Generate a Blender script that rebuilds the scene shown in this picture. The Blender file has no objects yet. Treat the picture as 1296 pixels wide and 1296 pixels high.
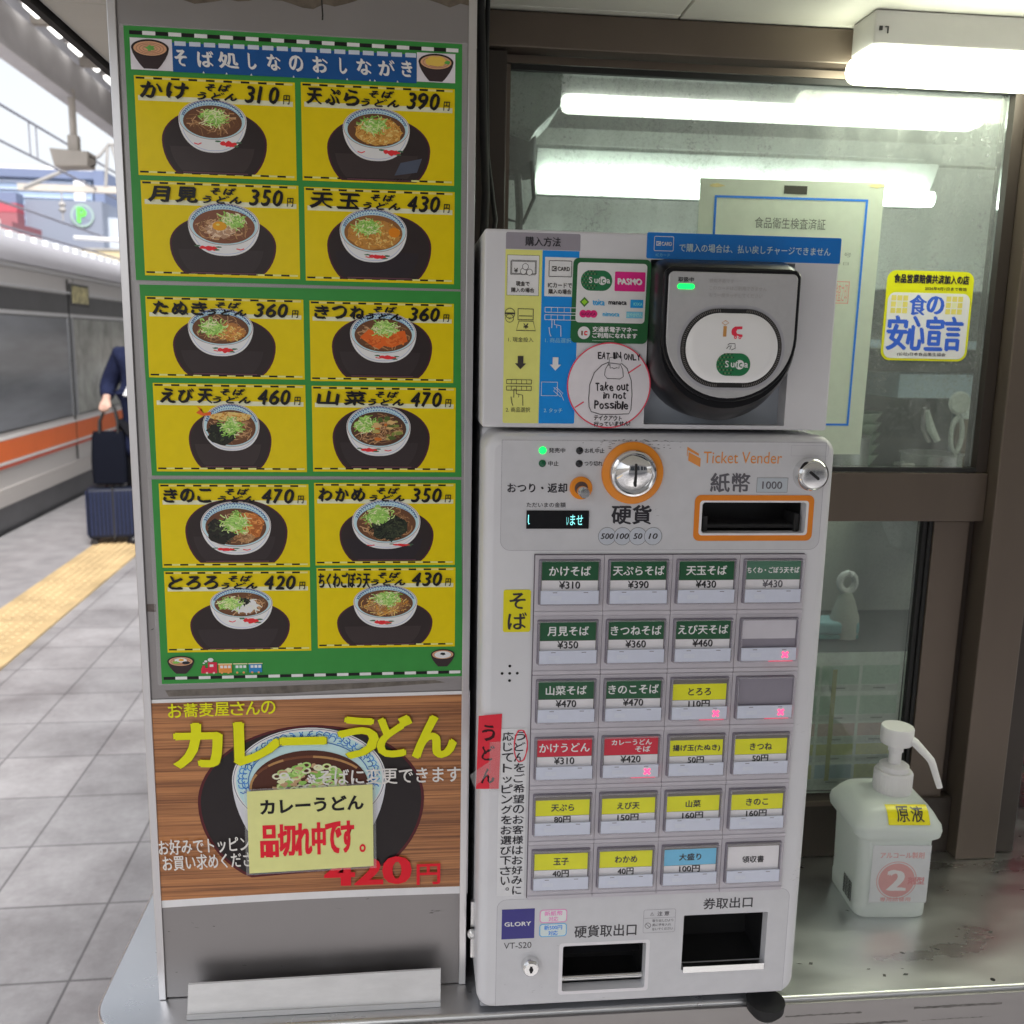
import bpy, bmesh, math, random
from mathutils import Vector, Matrix
from mathutils.geometry import tessellate_polygon
R_ = math.radians
sc = bpy.context.scene
COL = sc.collection
random.seed(7)

# ------------------------------------------------------------------ camera, sky, sun, exposure
def aim(pitch, yaw, roll):
    cy, sy, cp, sp = math.cos(yaw), math.sin(yaw), math.cos(pitch), math.sin(pitch)
    fwd = Vector((sy*cp, cy*cp, -sp)); right = Vector((cy, -sy, 0)); down = fwd.cross(right)
    c, s = math.cos(roll), math.sin(roll)
    r2 = c*right + s*down; d2 = -s*right + c*down
    return Matrix((r2, -d2, -fwd)).transposed()
cam = bpy.data.cameras.new('camera'); cam.sensor_width = 36; cam.lens = 36*1199/1296
cam.clip_start = .02; cam.clip_end = 2000
cam.dof.use_dof = True; cam.dof.focus_distance = .86; cam.dof.aperture_fstop = 10.5
cam_o = bpy.data.objects.new('camera', cam); COL.objects.link(cam_o)
cam_o.matrix_world = Matrix.Translation((0, 0, 1.6)) @ aim(.17938, .10495, -.01975).to_4x4()
sc.camera = cam_o

SUN_EL, SUN_AZ = 50, 165          # azimuth measured clockwise from +Y
w = bpy.data.worlds.new('World'); sc.world = w; w.use_nodes = True
nt = w.node_tree; bg = nt.nodes['Background']
sky = nt.nodes.new('ShaderNodeTexSky'); sky.sky_type = 'NISHITA'; sky.sun_disc = False
sky.sun_elevation = R_(SUN_EL); sky.sun_rotation = R_(SUN_AZ); sky.dust_density = 4; sky.air_density = 1; sky.ozone_density = 1
hs = nt.nodes.new('ShaderNodeHueSaturation'); hs.inputs['Saturation'].default_value = .22
nt.links.new(sky.outputs[0], hs.inputs['Color']); nt.links.new(hs.outputs[0], bg.inputs[0])
bg.inputs[1].default_value = .105
sun = bpy.data.lights.new('sun', 'SUN'); sun.energy = 1.5; sun.angle = R_(25); sun.color = (1, .97, .93)
sun_o = bpy.data.objects.new('sun', sun); COL.objects.link(sun_o)
az, el = R_(SUN_AZ), R_(SUN_EL)
sd = Vector((math.sin(az)*math.cos(el), math.cos(az)*math.cos(el), math.sin(el)))
sun_o.rotation_euler = sd.to_track_quat('Z', 'Y').to_euler()
sc.view_settings.view_transform = 'Standard'; sc.view_settings.look = 'None'
sc.view_settings.exposure = 1.28; sc.view_settings.gamma = 1
sc.cycles.max_bounces = 10; sc.cycles.transparent_max_bounces = 16

# ------------------------------------------------------------------ colours and materials
def lin(v):
    v /= 255
    return v/12.92 if v <= .04045 else ((v+.055)/1.055)**2.4
LIT = .58
def C(r, g, b, k=LIT):
    "surface colour behind a colour read off the picture, where k is how much light falls there"
    return tuple(min(.86, lin(x)/k) for x in (r, g, b))

def new_mat(name):
    m = bpy.data.materials.new(name); m.use_nodes = True
    n = m.node_tree; return m, n, n.nodes['Principled BSDF']
def noise_fac(n, scale, detail=4, rough=.55, coords='Object', stretch=None):
    tc = n.nodes.new('ShaderNodeTexCoord'); mp = n.nodes.new('ShaderNodeMapping')
    if stretch: mp.inputs['Scale'].default_value = stretch
    no = n.nodes.new('ShaderNodeTexNoise'); no.inputs['Scale'].default_value = scale
    no.inputs['Detail'].default_value = detail; no.inputs['Roughness'].default_value = rough
    n.links.new(tc.outputs[coords], mp.inputs[0]); n.links.new(mp.outputs[0], no.inputs['Vector'])
    return no.outputs['Fac']
def ramp(n, fac, stops):
    r = n.nodes.new('ShaderNodeValToRGB'); e = r.color_ramp.elements
    while len(e) < len(stops): e.new(.5)
    for i, (p, c) in enumerate(stops):
        e[i].position = p; e[i].color = (*c, 1) if len(c) == 3 else c
    n.links.new(fac, r.inputs[0]); return r.outputs[0]
def bump(n, b, fac, strength, dist=.001):
    bp = n.nodes.new('ShaderNodeBump'); bp.inputs['Strength'].default_value = strength; bp.inputs['Distance'].default_value = dist
    n.links.new(fac, bp.inputs['Height']); n.links.new(bp.outputs[0], b.inputs['Normal'])
def mat(name, col, rough=.5, metal=0, var=.06, scale=12, spec=.5, bumps=None, stretch=None, coat=0, rvar=0):
    m, n, b = new_mat(name)
    b.inputs['Roughness'].default_value = rough; b.inputs['Metallic'].default_value = metal
    b.inputs['Specular IOR Level'].default_value = spec; b.inputs['Coat Weight'].default_value = coat
    f = noise_fac(n, scale, 5, .6, stretch=stretch)
    lo = tuple(max(0, c*(1-var)) for c in col); hi = tuple(min(1, c*(1+var)) for c in col)
    n.links.new(ramp(n, f, [(.3, lo), (.7, hi)]), b.inputs['Base Color'])
    if rvar:
        mr = n.nodes.new('ShaderNodeMapRange'); mr.inputs[1].default_value = .3; mr.inputs[2].default_value = .7
        mr.inputs[3].default_value = max(.02, rough-rvar); mr.inputs[4].default_value = rough+rvar
        n.links.new(f, mr.inputs[0]); n.links.new(mr.outputs[0], b.inputs['Roughness'])
    if bumps: bump(n, b, noise_fac(n, bumps[0], 3, stretch=stretch), bumps[1], bumps[2] if len(bumps) > 2 else .001)
    return m
def emit(name, col, strength):
    m, n, b = new_mat(name)
    b.inputs['Base Color'].default_value = (*[min(.8, c) for c in col], 1)
    b.inputs['Emission Color'].default_value = (*col, 1); b.inputs['Emission Strength'].default_value = strength
    return m
def ink(name, rough, coat=0, bumps=None, spec=.5, var=.05):
    "printed sheet: the mesh carries the printed colours, face by face"
    m, n, b = new_mat(name)
    a = n.nodes.new('ShaderNodeVertexColor'); a.layer_name = 'Ink'
    f = noise_fac(n, 90, 3); mx = n.nodes.new('ShaderNodeMix'); mx.data_type = 'RGBA'; mx.blend_type = 'MULTIPLY'
    mx.inputs[0].default_value = 1
    n.links.new(a.outputs[0], mx.inputs[6])
    n.links.new(ramp(n, f, [(.3, (1-var,)*3), (.7, (1, 1, 1))]), mx.inputs[7]); n.links.new(mx.outputs[2], b.inputs['Base Color'])
    b.inputs['Roughness'].default_value = rough; b.inputs['Coat Weight'].default_value = coat; b.inputs['Coat Roughness'].default_value = .12
    b.inputs['Specular IOR Level'].default_value = spec
    if bumps: bump(n, b, noise_fac(n, bumps[0], 2, .45), bumps[1], bumps[2])
    return m
def clear(name, alpha, tint=(1, 1, 1), rough=.1):
    m, n, b = new_mat(name)
    b.inputs['Base Color'].default_value = (*tint, 1); b.inputs['Alpha'].default_value = alpha; b.inputs['Roughness'].default_value = rough
    f = noise_fac(n, 60, 3)
    return m

INK = ink('laminated_print', .38, coat=.10, bumps=(7, .35, .012), spec=.22)
INK_PAPER = ink('plain_print', .6, spec=.3)
INK_THIN = ink('thin_paper_print', .6, spec=.2)
_n = INK_THIN.node_tree; _tl = _n.nodes.new('ShaderNodeBsdfTranslucent'); _mx = _n.nodes.new('ShaderNodeMixShader'); _mx.inputs[0].default_value = .45
_bs = _n.nodes['Principled BSDF']; _n.links.new(_bs.inputs['Base Color'].links[0].from_socket, _tl.inputs[0])
_n.links.new(_bs.outputs[0], _mx.inputs[1]); _n.links.new(_tl.outputs[0], _mx.inputs[2]); _n.links.new(_mx.outputs[0], _n.nodes['Material Output'].inputs[0])
INK_GLOSS = ink('sticker_print', .3, coat=.2)
FILM = clear('laminate_film', .22, (.8, .8, .8), .15)
STEEL = mat('brushed_steel', (.32, .305, .305), .46, 1, .10, 5, bumps=(180, .10, .0006), stretch=(1, 1, .05), rvar=.08)
STEEL_DK = mat('worn_steel', (.42, .40, .40), .33, 1, .18, 7, rvar=.10)
COUNTER = mat('counter_steel', (.72, .73, .74), .32, 1, .04, 6, rvar=.10, stretch=(1, 2.5, 1))
BRONZE = mat('bronze_aluminium', (.150, .118, .096), .38, .55, .10, 6, stretch=(1, 1, .2), rvar=.06)
BRONZE_DK = mat('dark_bronze_aluminium', (.06, .048, .042), .42, .4, .12, 6)
GASKET = mat('black_gasket', (.012, .012, .012), .6)
WHITE_CASE = mat('white_machine_paint', (.735, .735, .765), .36, 0, .035, 9, bumps=(500, .03), rvar=.08)
HOUSING = mat('grey_button_housing', (.58, .55, .60), .42, 0, .05, 25)
SEAM = mat('seam_line', C(84, 78, 86), .6); GAP = mat('button_gap', C(96, 90, 102), .5)
CHROME = mat('polished_chrome', (.78, .78, .78), .07, 1, .03)
SATIN = mat('satin_metal', (.70, .70, .70), .22, 1, .05, 60, stretch=(1, 1, 20))
SILVER = mat('silver_plastic', (.52, .52, .53), .36, .25, .03, 200)
BLACK = mat('black_plastic', (.008, .008, .010), .30, 0, .2, spec=.3)
BLACK_MATT = mat('matt_black', (.012, .012, .013), .7)
RUBBER = mat('black_rubber', (.014, .014, .015), .65)
ORANGE = mat('orange_ring_plastic', C(222, 112, 22), .35, 0, .03)
ACRYLIC = clear('clear_acrylic', .30, (.62, .60, .66), .08)
RECESS = mat('recess_grey', C(128, 134, 142), .5)
LED_GREEN = emit('green_led', (.004, .85, .10), .85)
LED_RED = emit('red_led', (1, .06, .17), .9)
LED_GLOW = emit('red_led_edge', (1, .03, .12), .35)
VFD = emit('display_glow', (.22, .75, .75), .6)

# ------------------------------------------------------------------ things, parts, meshes
WORLD = {}
def reg(o, parent=None):
    m = o.matrix_basis.copy()
    if parent: o.parent = parent; m = WORLD[parent] @ m
    WORLD[o] = m; return o
def tag(o, label=None, cat=None, group=None, kind=None):
    for k, v in (('label', label), ('category', cat), ('group', group), ('kind', kind)):
        if v: o[k] = v
    return o
def thing(name, label, cat, loc=(0, 0, 0), rz=0, group=None):
    o = bpy.data.objects.new(name, None); COL.objects.link(o); o.empty_display_size = .05
    o.matrix_basis = Matrix.Translation(loc) @ Matrix.Rotation(rz, 4, 'Z')
    reg(o); return tag(o, label, cat, group)

class MB:
    def __init__(s): s.v, s.f, s.c, s.m = [], [], [], []
    def add(s, vs, fs, col=(.8, .8, .8), mi=0):
        k = len(s.v); s.v += [tuple(p) for p in vs]
        for f in fs: s.f.append(tuple(i+k for i in f)); s.c.append(col); s.m.append(mi)
        return s
    def box(s, x0, y0, z0, x1, y1, z1, mi=0, bev=0, seg=2, col=(.8,)*3):
        bm = bmesh.new(); bmesh.ops.create_cube(bm, size=1)
        for v in bm.verts: v.co = Vector(((x0+x1)/2+v.co.x*(x1-x0), (y0+y1)/2+v.co.y*(y1-y0), (z0+z1)/2+v.co.z*(z1-z0)))
        if bev: bmesh.ops.bevel(bm, geom=bm.edges[:], offset=bev, segments=seg, profile=.5, affect='EDGES')
        bm.verts.index_update()
        s.add([v.co[:] for v in bm.verts], [[v.index for v in f.verts] for f in bm.faces], col, mi); bm.free(); return s
    def loft(s, loops, mi=0, cap0=True, cap1=True, col=(.8,)*3):
        n = len(loops[0]); vs = [p for l in loops for p in l]; fs = []
        for i in range(len(loops)-1):
            for j in range(n):
                a, b = i*n+j, i*n+(j+1) % n; fs.append((a, b, b+n, a+n))
        if cap0: fs.append(tuple(range(n))[::-1])
        if cap1: fs.append(tuple((len(loops)-1)*n+j for j in range(n)))
        return s.add(vs, fs, col, mi)
    def tube(s, path, r, n=10, mi=0, cap=True):
        P = [Vector(p) for p in path]; rs = r if isinstance(r, (list, tuple)) else [r]*len(P); loops = []
        ref = Vector((0, 0, 1))
        for i, p in enumerate(P):
            t = (P[min(i+1, len(P)-1)]-P[max(i-1, 0)]).normalized()
            if abs(t.dot(ref)) > .95: ref = Vector((1, 0, 0)) if abs(t.x) < .9 else Vector((0, 1, 0))
            u = t.cross(ref).normalized(); v = t.cross(u)
            loops.append([p+rs[i]*(math.cos(a)*u+math.sin(a)*v) for a in [2*math.pi*k/n for k in range(n)]])
        return s.loft(loops, mi, cap, cap)
    def lathe(s, c, prof, axis='Z', n=36, mi=0, cap0=True, cap1=True):
        "prof: list of (radius, distance along axis); axis 'Y' runs towards the viewer"
        loops = []
        for r, h in prof:
            l = []
            for k in range(n):
                a = 2*math.pi*k/n
                if axis == 'Z': l.append((c[0]+r*math.cos(a), c[1]+r*math.sin(a), c[2]+h))
                else: l.append((c[0]+r*math.cos(a), c[1]-h, c[2]+r*math.sin(a)))
            loops.append(l)
        return s.loft(loops, mi, cap0, cap1)
    def prism(s, poly, y0, y1, mi=0, bev=0, seg=3):
        "xz outline from back y1 to front y0, with an optional rounded front edge"
        p = poly; loops = [[(x, y1, z) for x, z in p]]
        if bev:
            for k in range(seg+1):
                a = math.pi/2*k/seg
                q = inset(p, bev*(1-math.cos(a))); loops.append([(x, y0+bev*(1-math.sin(a)), z) for x, z in q])
        else: loops.append([(x, y0, z) for x, z in p])
        return s.loft(loops, mi)
    def build(s, name, mats, parent=None, world=True, smooth=None, inkc=False, label=None):
        me = bpy.data.meshes.new(name); vs = s.v
        if world and parent:
            inv = WORLD[parent].inverted(); vs = [inv @ Vector(p) for p in vs]
        me.from_pydata(vs, [], s.f)
        mats = mats if isinstance(mats, (list, tuple)) else [mats]
        for m in mats: me.materials.append(m)
        me.polygons.foreach_set('material_index', s.m)
        if inkc:
            a = me.color_attributes.new('Ink', 'FLOAT_COLOR', 'CORNER'); d = []
            for f, c in zip(s.f, s.c): d += [c[0], c[1], c[2], 1.0]*len(f)
            a.data.foreach_set('color', d)
        bm = bmesh.new(); bm.from_mesh(me)
        if not inkc: bmesh.ops.recalc_face_normals(bm, faces=bm.faces[:])
        bm.to_mesh(me); bm.free()
        if smooth:
            me.polygons.foreach_set('use_smooth', [True]*len(me.polygons)); me.set_sharp_from_angle(angle=R_(smooth))
        me.update()
        o = bpy.data.objects.new(name, me); COL.objects.link(o); reg(o, parent)
        if label: o['label'] = label
        return o

# ---- flat outlines
def rect(x0, z0, x1, z1): return [(x0, z0), (x1, z0), (x1, z1), (x0, z1)]
def rrect(x0, z0, x1, z1, r, n=6, corners=(1, 1, 1, 1)):
    p = []
    for (cx, cz, a0, on) in ((x1-r, z0+r, -90, corners[1]), (x1-r, z1-r, 0, corners[2]), (x0+r, z1-r, 90, corners[3]), (x0+r, z0+r, 180, corners[0])):
        if on:
            for k in range(n+1):
                a = R_(a0+90*k/n); p.append((cx+r*math.cos(a), cz+r*math.sin(a)))
        else:
            p.append({-90: (x1, z0), 0: (x1, z1), 90: (x0, z1), 180: (x0, z0)}[a0])
    return p
def ell(cx, cz, rx, rz=None, n=32, a0=0, a1=360):
    rz = rx if rz is None else rz
    full = abs(a1-a0) >= 360
    m = n if full else n+1
    return [(cx+rx*math.cos(R_(a0+(a1-a0)*k/n)), cz+rz*math.sin(R_(a0+(a1-a0)*k/n))) for k in range(m)]
def inset(p, d):
    if d == 0: return list(p)
    n = len(p); out = []
    for i in range(n):
        a, b, c = Vector(p[i-1]), Vector(p[i]), Vector(p[(i+1) % n])
        e1 = (b-a); e2 = (c-b)
        if e1.length < 1e-9: e1 = e2
        if e2.length < 1e-9: e2 = e1
        e1.normalize(); e2.normalize()
        n1 = Vector((-e1.y, e1.x)); n2 = Vector((-e2.y, e2.x)); m = n1+n2
        k = m.length_squared
        out.append(tuple(b+m*(2*d/k if k > .2 else d)))
    return out

# ---- lettering
GLYPH = {}
def glyphs(body, shear=0, offset=0, spacing=1, linesp=1, align='LEFT'):
    key = (body, shear, offset, spacing, linesp, align)
    if key not in GLYPH:
        cu = bpy.data.curves.new('text_tmp', 'FONT'); cu.body = body; cu.size = 1; cu.shear = shear; cu.offset = offset
        cu.space_character = spacing; cu.space_line = linesp; cu.resolution_u = 3; cu.align_x = align
        o = bpy.data.objects.new('text_tmp', cu); me = o.to_mesh()
        vs = [(v.co.x, v.co.y) for v in me.vertices]; fs = [tuple(p.vertices) for p in me.polygons]
        o.to_mesh_clear(); bpy.data.objects.remove(o); bpy.data.curves.remove(cu)
        xs = [v[0] for v in vs]; ys = [v[1] for v in vs]
        GLYPH[key] = (vs, fs, min(xs), max(xs), min(ys), max(ys))
    return GLYPH[key]

class Ink(MB):
    "flat print on an xz sheet at y; later layers sit a hair nearer the viewer"
    def __init__(s, y, step=.000005, base=.0002):
        super().__init__(); s.y, s.h, s.step = y, base, step
    def nxt(s, k=1): s.h += s.step*k; return s.y-s.h
    def fill(s, p, col, jit=0):
        y = s.nxt() if not jit else s.y-s.h-random.random()*jit
        v3 = [Vector((x, z, 0)) for x, z in p]
        tri = tessellate_polygon([v3])
        out = []
        for t in tri:
            a, b, c = [p[i] for i in t]
            if (b[0]-a[0])*(c[1]-a[1])-(b[1]-a[1])*(c[0]-a[0]) < 0: t = t[::-1]
            out.append(tuple(t))
        s.add([(x, y, z) for x, z in p], out, col); return s
    def rect(s, x0, z0, x1, z1, col): 
        y = s.nxt(); return s.add([(x0, y, z0), (x1, y, z0), (x1, y, z1), (x0, y, z1)], [(0, 1, 2, 3)], col)
    def ring(s, outer, inner, col):
        y = s.nxt(); n = len(outer)
        return s.add([(x, y, z) for x, z in outer]+[(x, y, z) for x, z in inner], [(j, (j+1) % n, n+(j+1) % n, n+j) for j in range(n)], col)
    def outline(s, p, t, col): return s.ring(p, inset(p, t), col)
    def line(s, pts, w, col, jit=0, closed=False):
        y = s.nxt() if not jit else s.y-s.h-random.random()*jit
        P = [Vector(p) for p in pts]; n = len(P); vs = []
        if closed: P = P+[P[0]]; n += 1
        for i in range(n):
            t = P[min(i+1, n-1)]-P[max(i-1, 0)]
            if closed and i in (0, n-1): t = P[1]-P[-2]
            if t.length < 1e-9: t = Vector((1, 0))
            t.normalize(); q = Vector((-t.y, t.x))*w/2
            vs += [(P[i].x+q.x, y, P[i].y+q.y), (P[i].x-q.x, y, P[i].y-q.y)]
        return s.add(vs, [(2*i+1, 2*i+3, 2*i+2, 2*i) for i in range(n-1)], col)
    def text(s, body, x0, z0, x1, z1, col, nib=0, shear=0, offset=0, spacing=1, mode='fit', vary=0, linesp=1, align='LEFT', rot=0, nibv=None):
        "mode fit: stretched to the box; h: height of box, natural width, centred; l: same, left aligned"
        vs, fs, gx0, gx1, gy0, gy1 = glyphs(body, shear, offset, spacing, linesp, align)
        sx, sz = (x1-x0)/max(1e-6, gx1-gx0), (z1-z0)/max(1e-6, gy1-gy0)
        ox = x0
        if mode in 'hl': 
            if sz < sx: sx = sz
            ox = x0 if mode == 'l' else (x0+x1)/2-sx*(gx1-gx0)/2
        shifts = [(0, 0)]
        if nib:
            a, b = nibv or (.75, .66)
            shifts = [(-nib*a/2, nib*b/2), (0, 0), (nib*a/2, -nib*b/2)]
        cx, cz = (x0+x1)/2, (z0+z1)/2; cr, sr = math.cos(R_(rot)), math.sin(R_(rot))
        for dx, dz in shifts:
            y = s.nxt(.6); pts = []
            for gx, gy in vs:
                x, z = ox+(gx-gx0)*sx+dx, z0+(gy-gy0)*sz+dz
                if vary:
                    x += vary*math.sin(z*2100+x*700); z += vary*math.sin(x*1700+1.3)
                if rot: x, z = cx+(x-cx)*cr-(z-cz)*sr, cz+(x-cx)*sr+(z-cz)*cr
                pts.append((x, y, z))
            s.add(pts, fs, col)
        return s
    def done(s, name, m, parent, world=True): return s.build(name, m, parent, world, inkc=True)

def sheet(name, y, p, col, m, parent, thick=.0003):
    b = MB(); b.loft([[(x, y, z) for x, z in p], [(x, y-thick, z) for x, z in p]], col=col)
    return b.build(name, m, parent, inkc=True)
def dashes(k, x0, z0, x1, z1, n, t, c1, c2=None):
    for i in range(n):
        f0, f1, f2 = i/n, (i+.5)/n, (i+1)/n
        for a, b, c in ((f0, f1, c1), (f1, f2, c2)):
            if c: k.fill([(x0+(x1-x0)*a, z0+(z1-z0)*a-t/2), (x0+(x1-x0)*b, z0+(z1-z0)*b-t/2), (x0+(x1-x0)*b, z0+(z1-z0)*b+t/2), (x0+(x1-x0)*a, z0+(z1-z0)*a+t/2)], c)

# ================================================================== SETTING
PLAT = R_(1.2)                       # platform and track run 1.2 degrees off the machine's own axes
def plat(name, mb, mats, parent=None, **k):
    if parent: return mb.build(name, mats, parent, world=False, **k)
    o = mb.build(name, mats, None, **k); o.rotation_euler = (0, 0, PLAT); WORLD[o] = o.matrix_basis.copy(); return o

def tile_mat():
    m, n, b = new_mat('platform_tiles')
    tc = n.nodes.new('ShaderNodeTexCoord'); mp = n.nodes.new('ShaderNodeMapping')
    mp.inputs['Location'].default_value = (.157, .105, 0)
    br = n.nodes.new('ShaderNodeTexBrick'); br.offset = 0; br.squash = 1
    br.inputs['Scale'].default_value = 1; br.inputs['Brick Width'].default_value = .327; br.inputs['Row Height'].default_value = .335
    br.inputs['Mortar Size'].default_value = .004; br.inputs['Mortar Smooth'].default_value = .3
    br.inputs['Color1'].default_value = (.44, .43, .44, 1); br.inputs['Color2'].default_value = (.375, .37, .38, 1); br.inputs['Mortar'].default_value = (.17, .165, .17, 1)
    n.links.new(tc.outputs['Object'], mp.inputs[0]); n.links.new(mp.outputs[0], br.inputs['Vector'])
    f1 = noise_fac(n, 2.2, 6, .65); f2 = noise_fac(n, 40, 3, .7)
    mx = n.nodes.new('ShaderNodeMix'); mx.data_type = 'RGBA'; mx.blend_type = 'MULTIPLY'; mx.inputs[0].default_value = 1
    n.links.new(br.outputs[0], mx.inputs[6]); n.links.new(ramp(n, f1, [(.3, (.50, .48, .48)), (.66, (1, 1, 1))]), mx.inputs[7])
    mx2 = n.nodes.new('ShaderNodeMix'); mx2.data_type = 'RGBA'; mx2.blend_type = 'MULTIPLY'; mx2.inputs[0].default_value = 1
    n.links.new(mx.outputs[2], mx2.inputs[6]); n.links.new(ramp(n, f2, [(.3, (.86, .85, .85)), (.7, (1, 1, 1))]), mx2.inputs[7])
    n.links.new(mx2.outputs[2], b.inputs['Base Color']); b.inputs['Roughness'].default_value = .38
    bump(n, b, br.outputs['Fac'], -.3, .002)
    return m
TILES = tile_mat()
ASPHALT = mat('edge_paving', (.27, .265, .275), .5, 0, .2, 6, bumps=(160, .4, .002))
BALLAST = mat('track_ballast', (.16, .145, .13), .9, 0, .4, 30, bumps=(40, 1, .03))
CONCRETE = mat('grey_concrete', (.33, .32, .31), .8, 0, .15, 4)
YELLOW_TILE = mat('yellow_tactile_paving', (.49, .36, .19), .6, 0, .22, 4)
CREAM = mat('cream_soffit_board', (.64, .63, .57), .6, 0, .06, 5)
GREY_PAINT = mat('grey_painted_steel', (.60, .58, .58), .55, 0, .1, 3)
BEIGE_PAINT = mat('beige_painted_steel', (.50, .46, .41), .55, 0, .1, 4)
DARK_STEEL = mat('dark_painted_steel', (.10, .10, .105), .5, 0, .15, 4)

b = MB(); b.add([(-400, -300, -1.12), (400, -300, -1.12), (400, 600, -1.12), (-400, 600, -1.12)], [(0, 1, 2, 3)])
tag(plat('ground', b, BALLAST), kind='structure')
b = MB(); b.box(-2.28, -30, -1.1, 7, 90, 0); tag(plat('platform_paving', b, TILES), kind='structure')
b = MB(); b.box(-3.07, -30, -1.1, -2.284, 90, -.001); tag(plat('platform_edge_paving', b, ASPHALT), kind='structure')
# tactile strip with raised studs
b = MB()
for k in range(60):
    w0 = -3+k*.42; b.box(-2.275, w0, .0, -1.868, w0+.414, .006)
    if 3 < w0 < 9:
        for i in range(6):
            for j in range(6):
                b.lathe((-2.21+i*.052, w0+.05+j*.064, .006), [(.017, 0), (.012, .005)], 'Z', 8, cap0=False)
        b.box(-1.895, w0, .0055, -1.868, w0+.41, .011)
tag(plat('yellow_tactile_path', b, YELLOW_TILE), kind='structure')

# ------------------------------------------------------------------ platform canopy
t = thing('platform_canopy', 'grey steel platform canopy edge above the train with cross ribs underneath', 'canopy', (0, 0, 0), PLAT)
b = MB(); b.box(-2.6, 6.3, 3.44, -2.50, 40, 3.70); b.box(-2.62, 6.3, 3.40, -2.48, 40, 3.44, 0)
plat('fascia_beam', b, GREY_PAINT, t)
b = MB(); b.box(-2.78, 6.3, 3.785, 8, 40, 3.95); plat('roof_deck', b, mat('canopy_roof_underside', (.46, .46, .47), .6, 0, .08, 2), t)
for k in range(14):
    b = MB(); w0 = 6.4+k*1.05
    b.box(-2.50, w0, 3.705, 6, w0+.07, 3.783); plat('cross_rib', b, BEIGE_PAINT, t)
b = MB(); b.box(-2.20, 6.3, 3.70, -2.08, 40, 3.784); plat('inner_beam', b, DARK_STEEL, t)
LAMP_W = emit('canopy_tube_glow', (1, .99, .95), 1.2)
for k in range(5):
    w0 = 7.62+k*.45-.45
    f = thing('canopy_lamp', 'white tube lamp glowing under the canopy edge, %s from the open end' % ('first', 'second', 'third', 'fourth', 'fifth')[k], 'lamp', (0, 0, 0), PLAT, 'tube lamps under the platform canopy')
    b = MB(); b.box(-2.47, w0-.02, 3.752, -2.38, w0+.22, 3.784, bev=.006); plat('housing', b, GREY_PAINT, f)
    b = MB(); b.tube([(-2.425, w0, 3.735), (-2.425, w0+.20, 3.735)], .022, 10); plat('tube', b, LAMP_W, f, smooth=40)
t = thing('hanging_box', 'beige metal box hanging on a pole from the canopy edge', 'equipment box', (0, 0, 0), PLAT)
b = MB(); b.tube([(-2.5, 8.25, 3.46), (-2.5, 8.25, 3.06)], .028, 12); b.box(-2.54, 8.21, 3.0, -2.46, 8.29, 3.12, bev=.008); plat('pole', b, BEIGE_PAINT, t, smooth=40)
b = MB(); b.prism([(-.13, -.06), (.12, -.05), (.13, .06), (-.16, .075)], -.10, .10, bev=.01)
b.v = [(x-2.5, y+8.25, z+2.93) for x, y, z in b.v]; plat('housing', b, BEIGE_PAINT, t, smooth=40)
b = MB(); b.tube([(-2.375, 8.2, 2.96), (-2.33, 8.2, 2.94), (-2.33, 8.2, 2.90), (-2.37, 8.2, 2.88)], .006, 6); plat('cable', b, RUBBER, t)

# ------------------------------------------------------------------ train
TR_BODY = mat('train_stainless', (.64, .62, .61), .36, .2, .06, 2, stretch=(1, .05, 1), rvar=.05)
TR_ROOF = mat('train_roof', (.56, .55, .59), .45, .2, .04, 2)
TR_LOW = mat('train_lower_body', (.56, .53, .51), .4, .2, .08, 3, stretch=(1, .05, 1))
TR_DARK = mat('train_dark_band', (.075, .075, .08), .35, .1, .2, 3)
TR_GLASS = mat('train_window_glass', (.21, .22, .24), .12, .1, .6, 1.2, stretch=(1, .15, 1))
TR_GLASS2 = mat('train_door_glass_reflecting', (.40, .41, .38), .12, .1, .5, 3)  # paler than the other panes: its reflections are put into the colour
TR_ORANGE = mat('orange_stripe_paint', (.80, .16, .035), .4, 0, .05, 3)
TR_WHITE = mat('white_stripe_paint', (.75, .73, .72), .4, 0, .05, 3)
t = thing('passenger_train', 'silver passenger train with an orange stripe standing along the platform', 'train', (0, 0, 0), PLAT)
W0, W1 = 1.5, 46
def ext(prof, w0, w1, mi=0):
    b = MB(); b.loft([[(u, w0, z) for u, z in prof], [(u, w1, z) for u, z in prof]], mi); return b
prof = [(-3.13, -.5), (-3.13, .35), (-3.12, .56), (-3.12, 1.70), (-3.12, 2.10), (-3.15, 2.16), (-5.85, 2.16), (-5.88, 2.1), (-5.88, -.5)]
plat('body_shell', ext(prof, W0, W1), TR_BODY, t)
roof = [(-3.135, 2.165)]+[(-3.135-.55*(1-math.cos(a)), 2.165+.30*math.sin(a)) for a in [R_(12*k) for k in range(1, 8)]]+[(-5.3, 2.46), (-5.8, 2.165)]
plat('roof', ext(roof, W0, W1), TR_ROOF, t, smooth=40)
b = MB()
for z in (2.115, 1.955): b.box(-3.128, W0, z, -3.105, W1, z+.02)
b.box(-3.128, W0, 1.735, -3.112, W1, 1.765); plat('trim_rail', b, mat('train_bright_trim', (.72, .72, .74), .3, .5), t)
b = MB(); b.box(-3.125, W0, 1.768, -3.112, W1, 1.945); plat('upper_band', b, TR_DARK, t)
b = MB(); b.box(-3.125, W0, .785, -3.116, W1, 1.732); plat('window_band', b, TR_DARK, t)
ws = [(1.6, 5.4, TR_GLASS), (5.55, 9.72, TR_GLASS), (9.88, 12.6, TR_GLASS2), (12.75, 16, TR_GLASS), (16.2, 20, TR_GLASS), (20.2, 24, TR_GLASS)]
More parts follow.
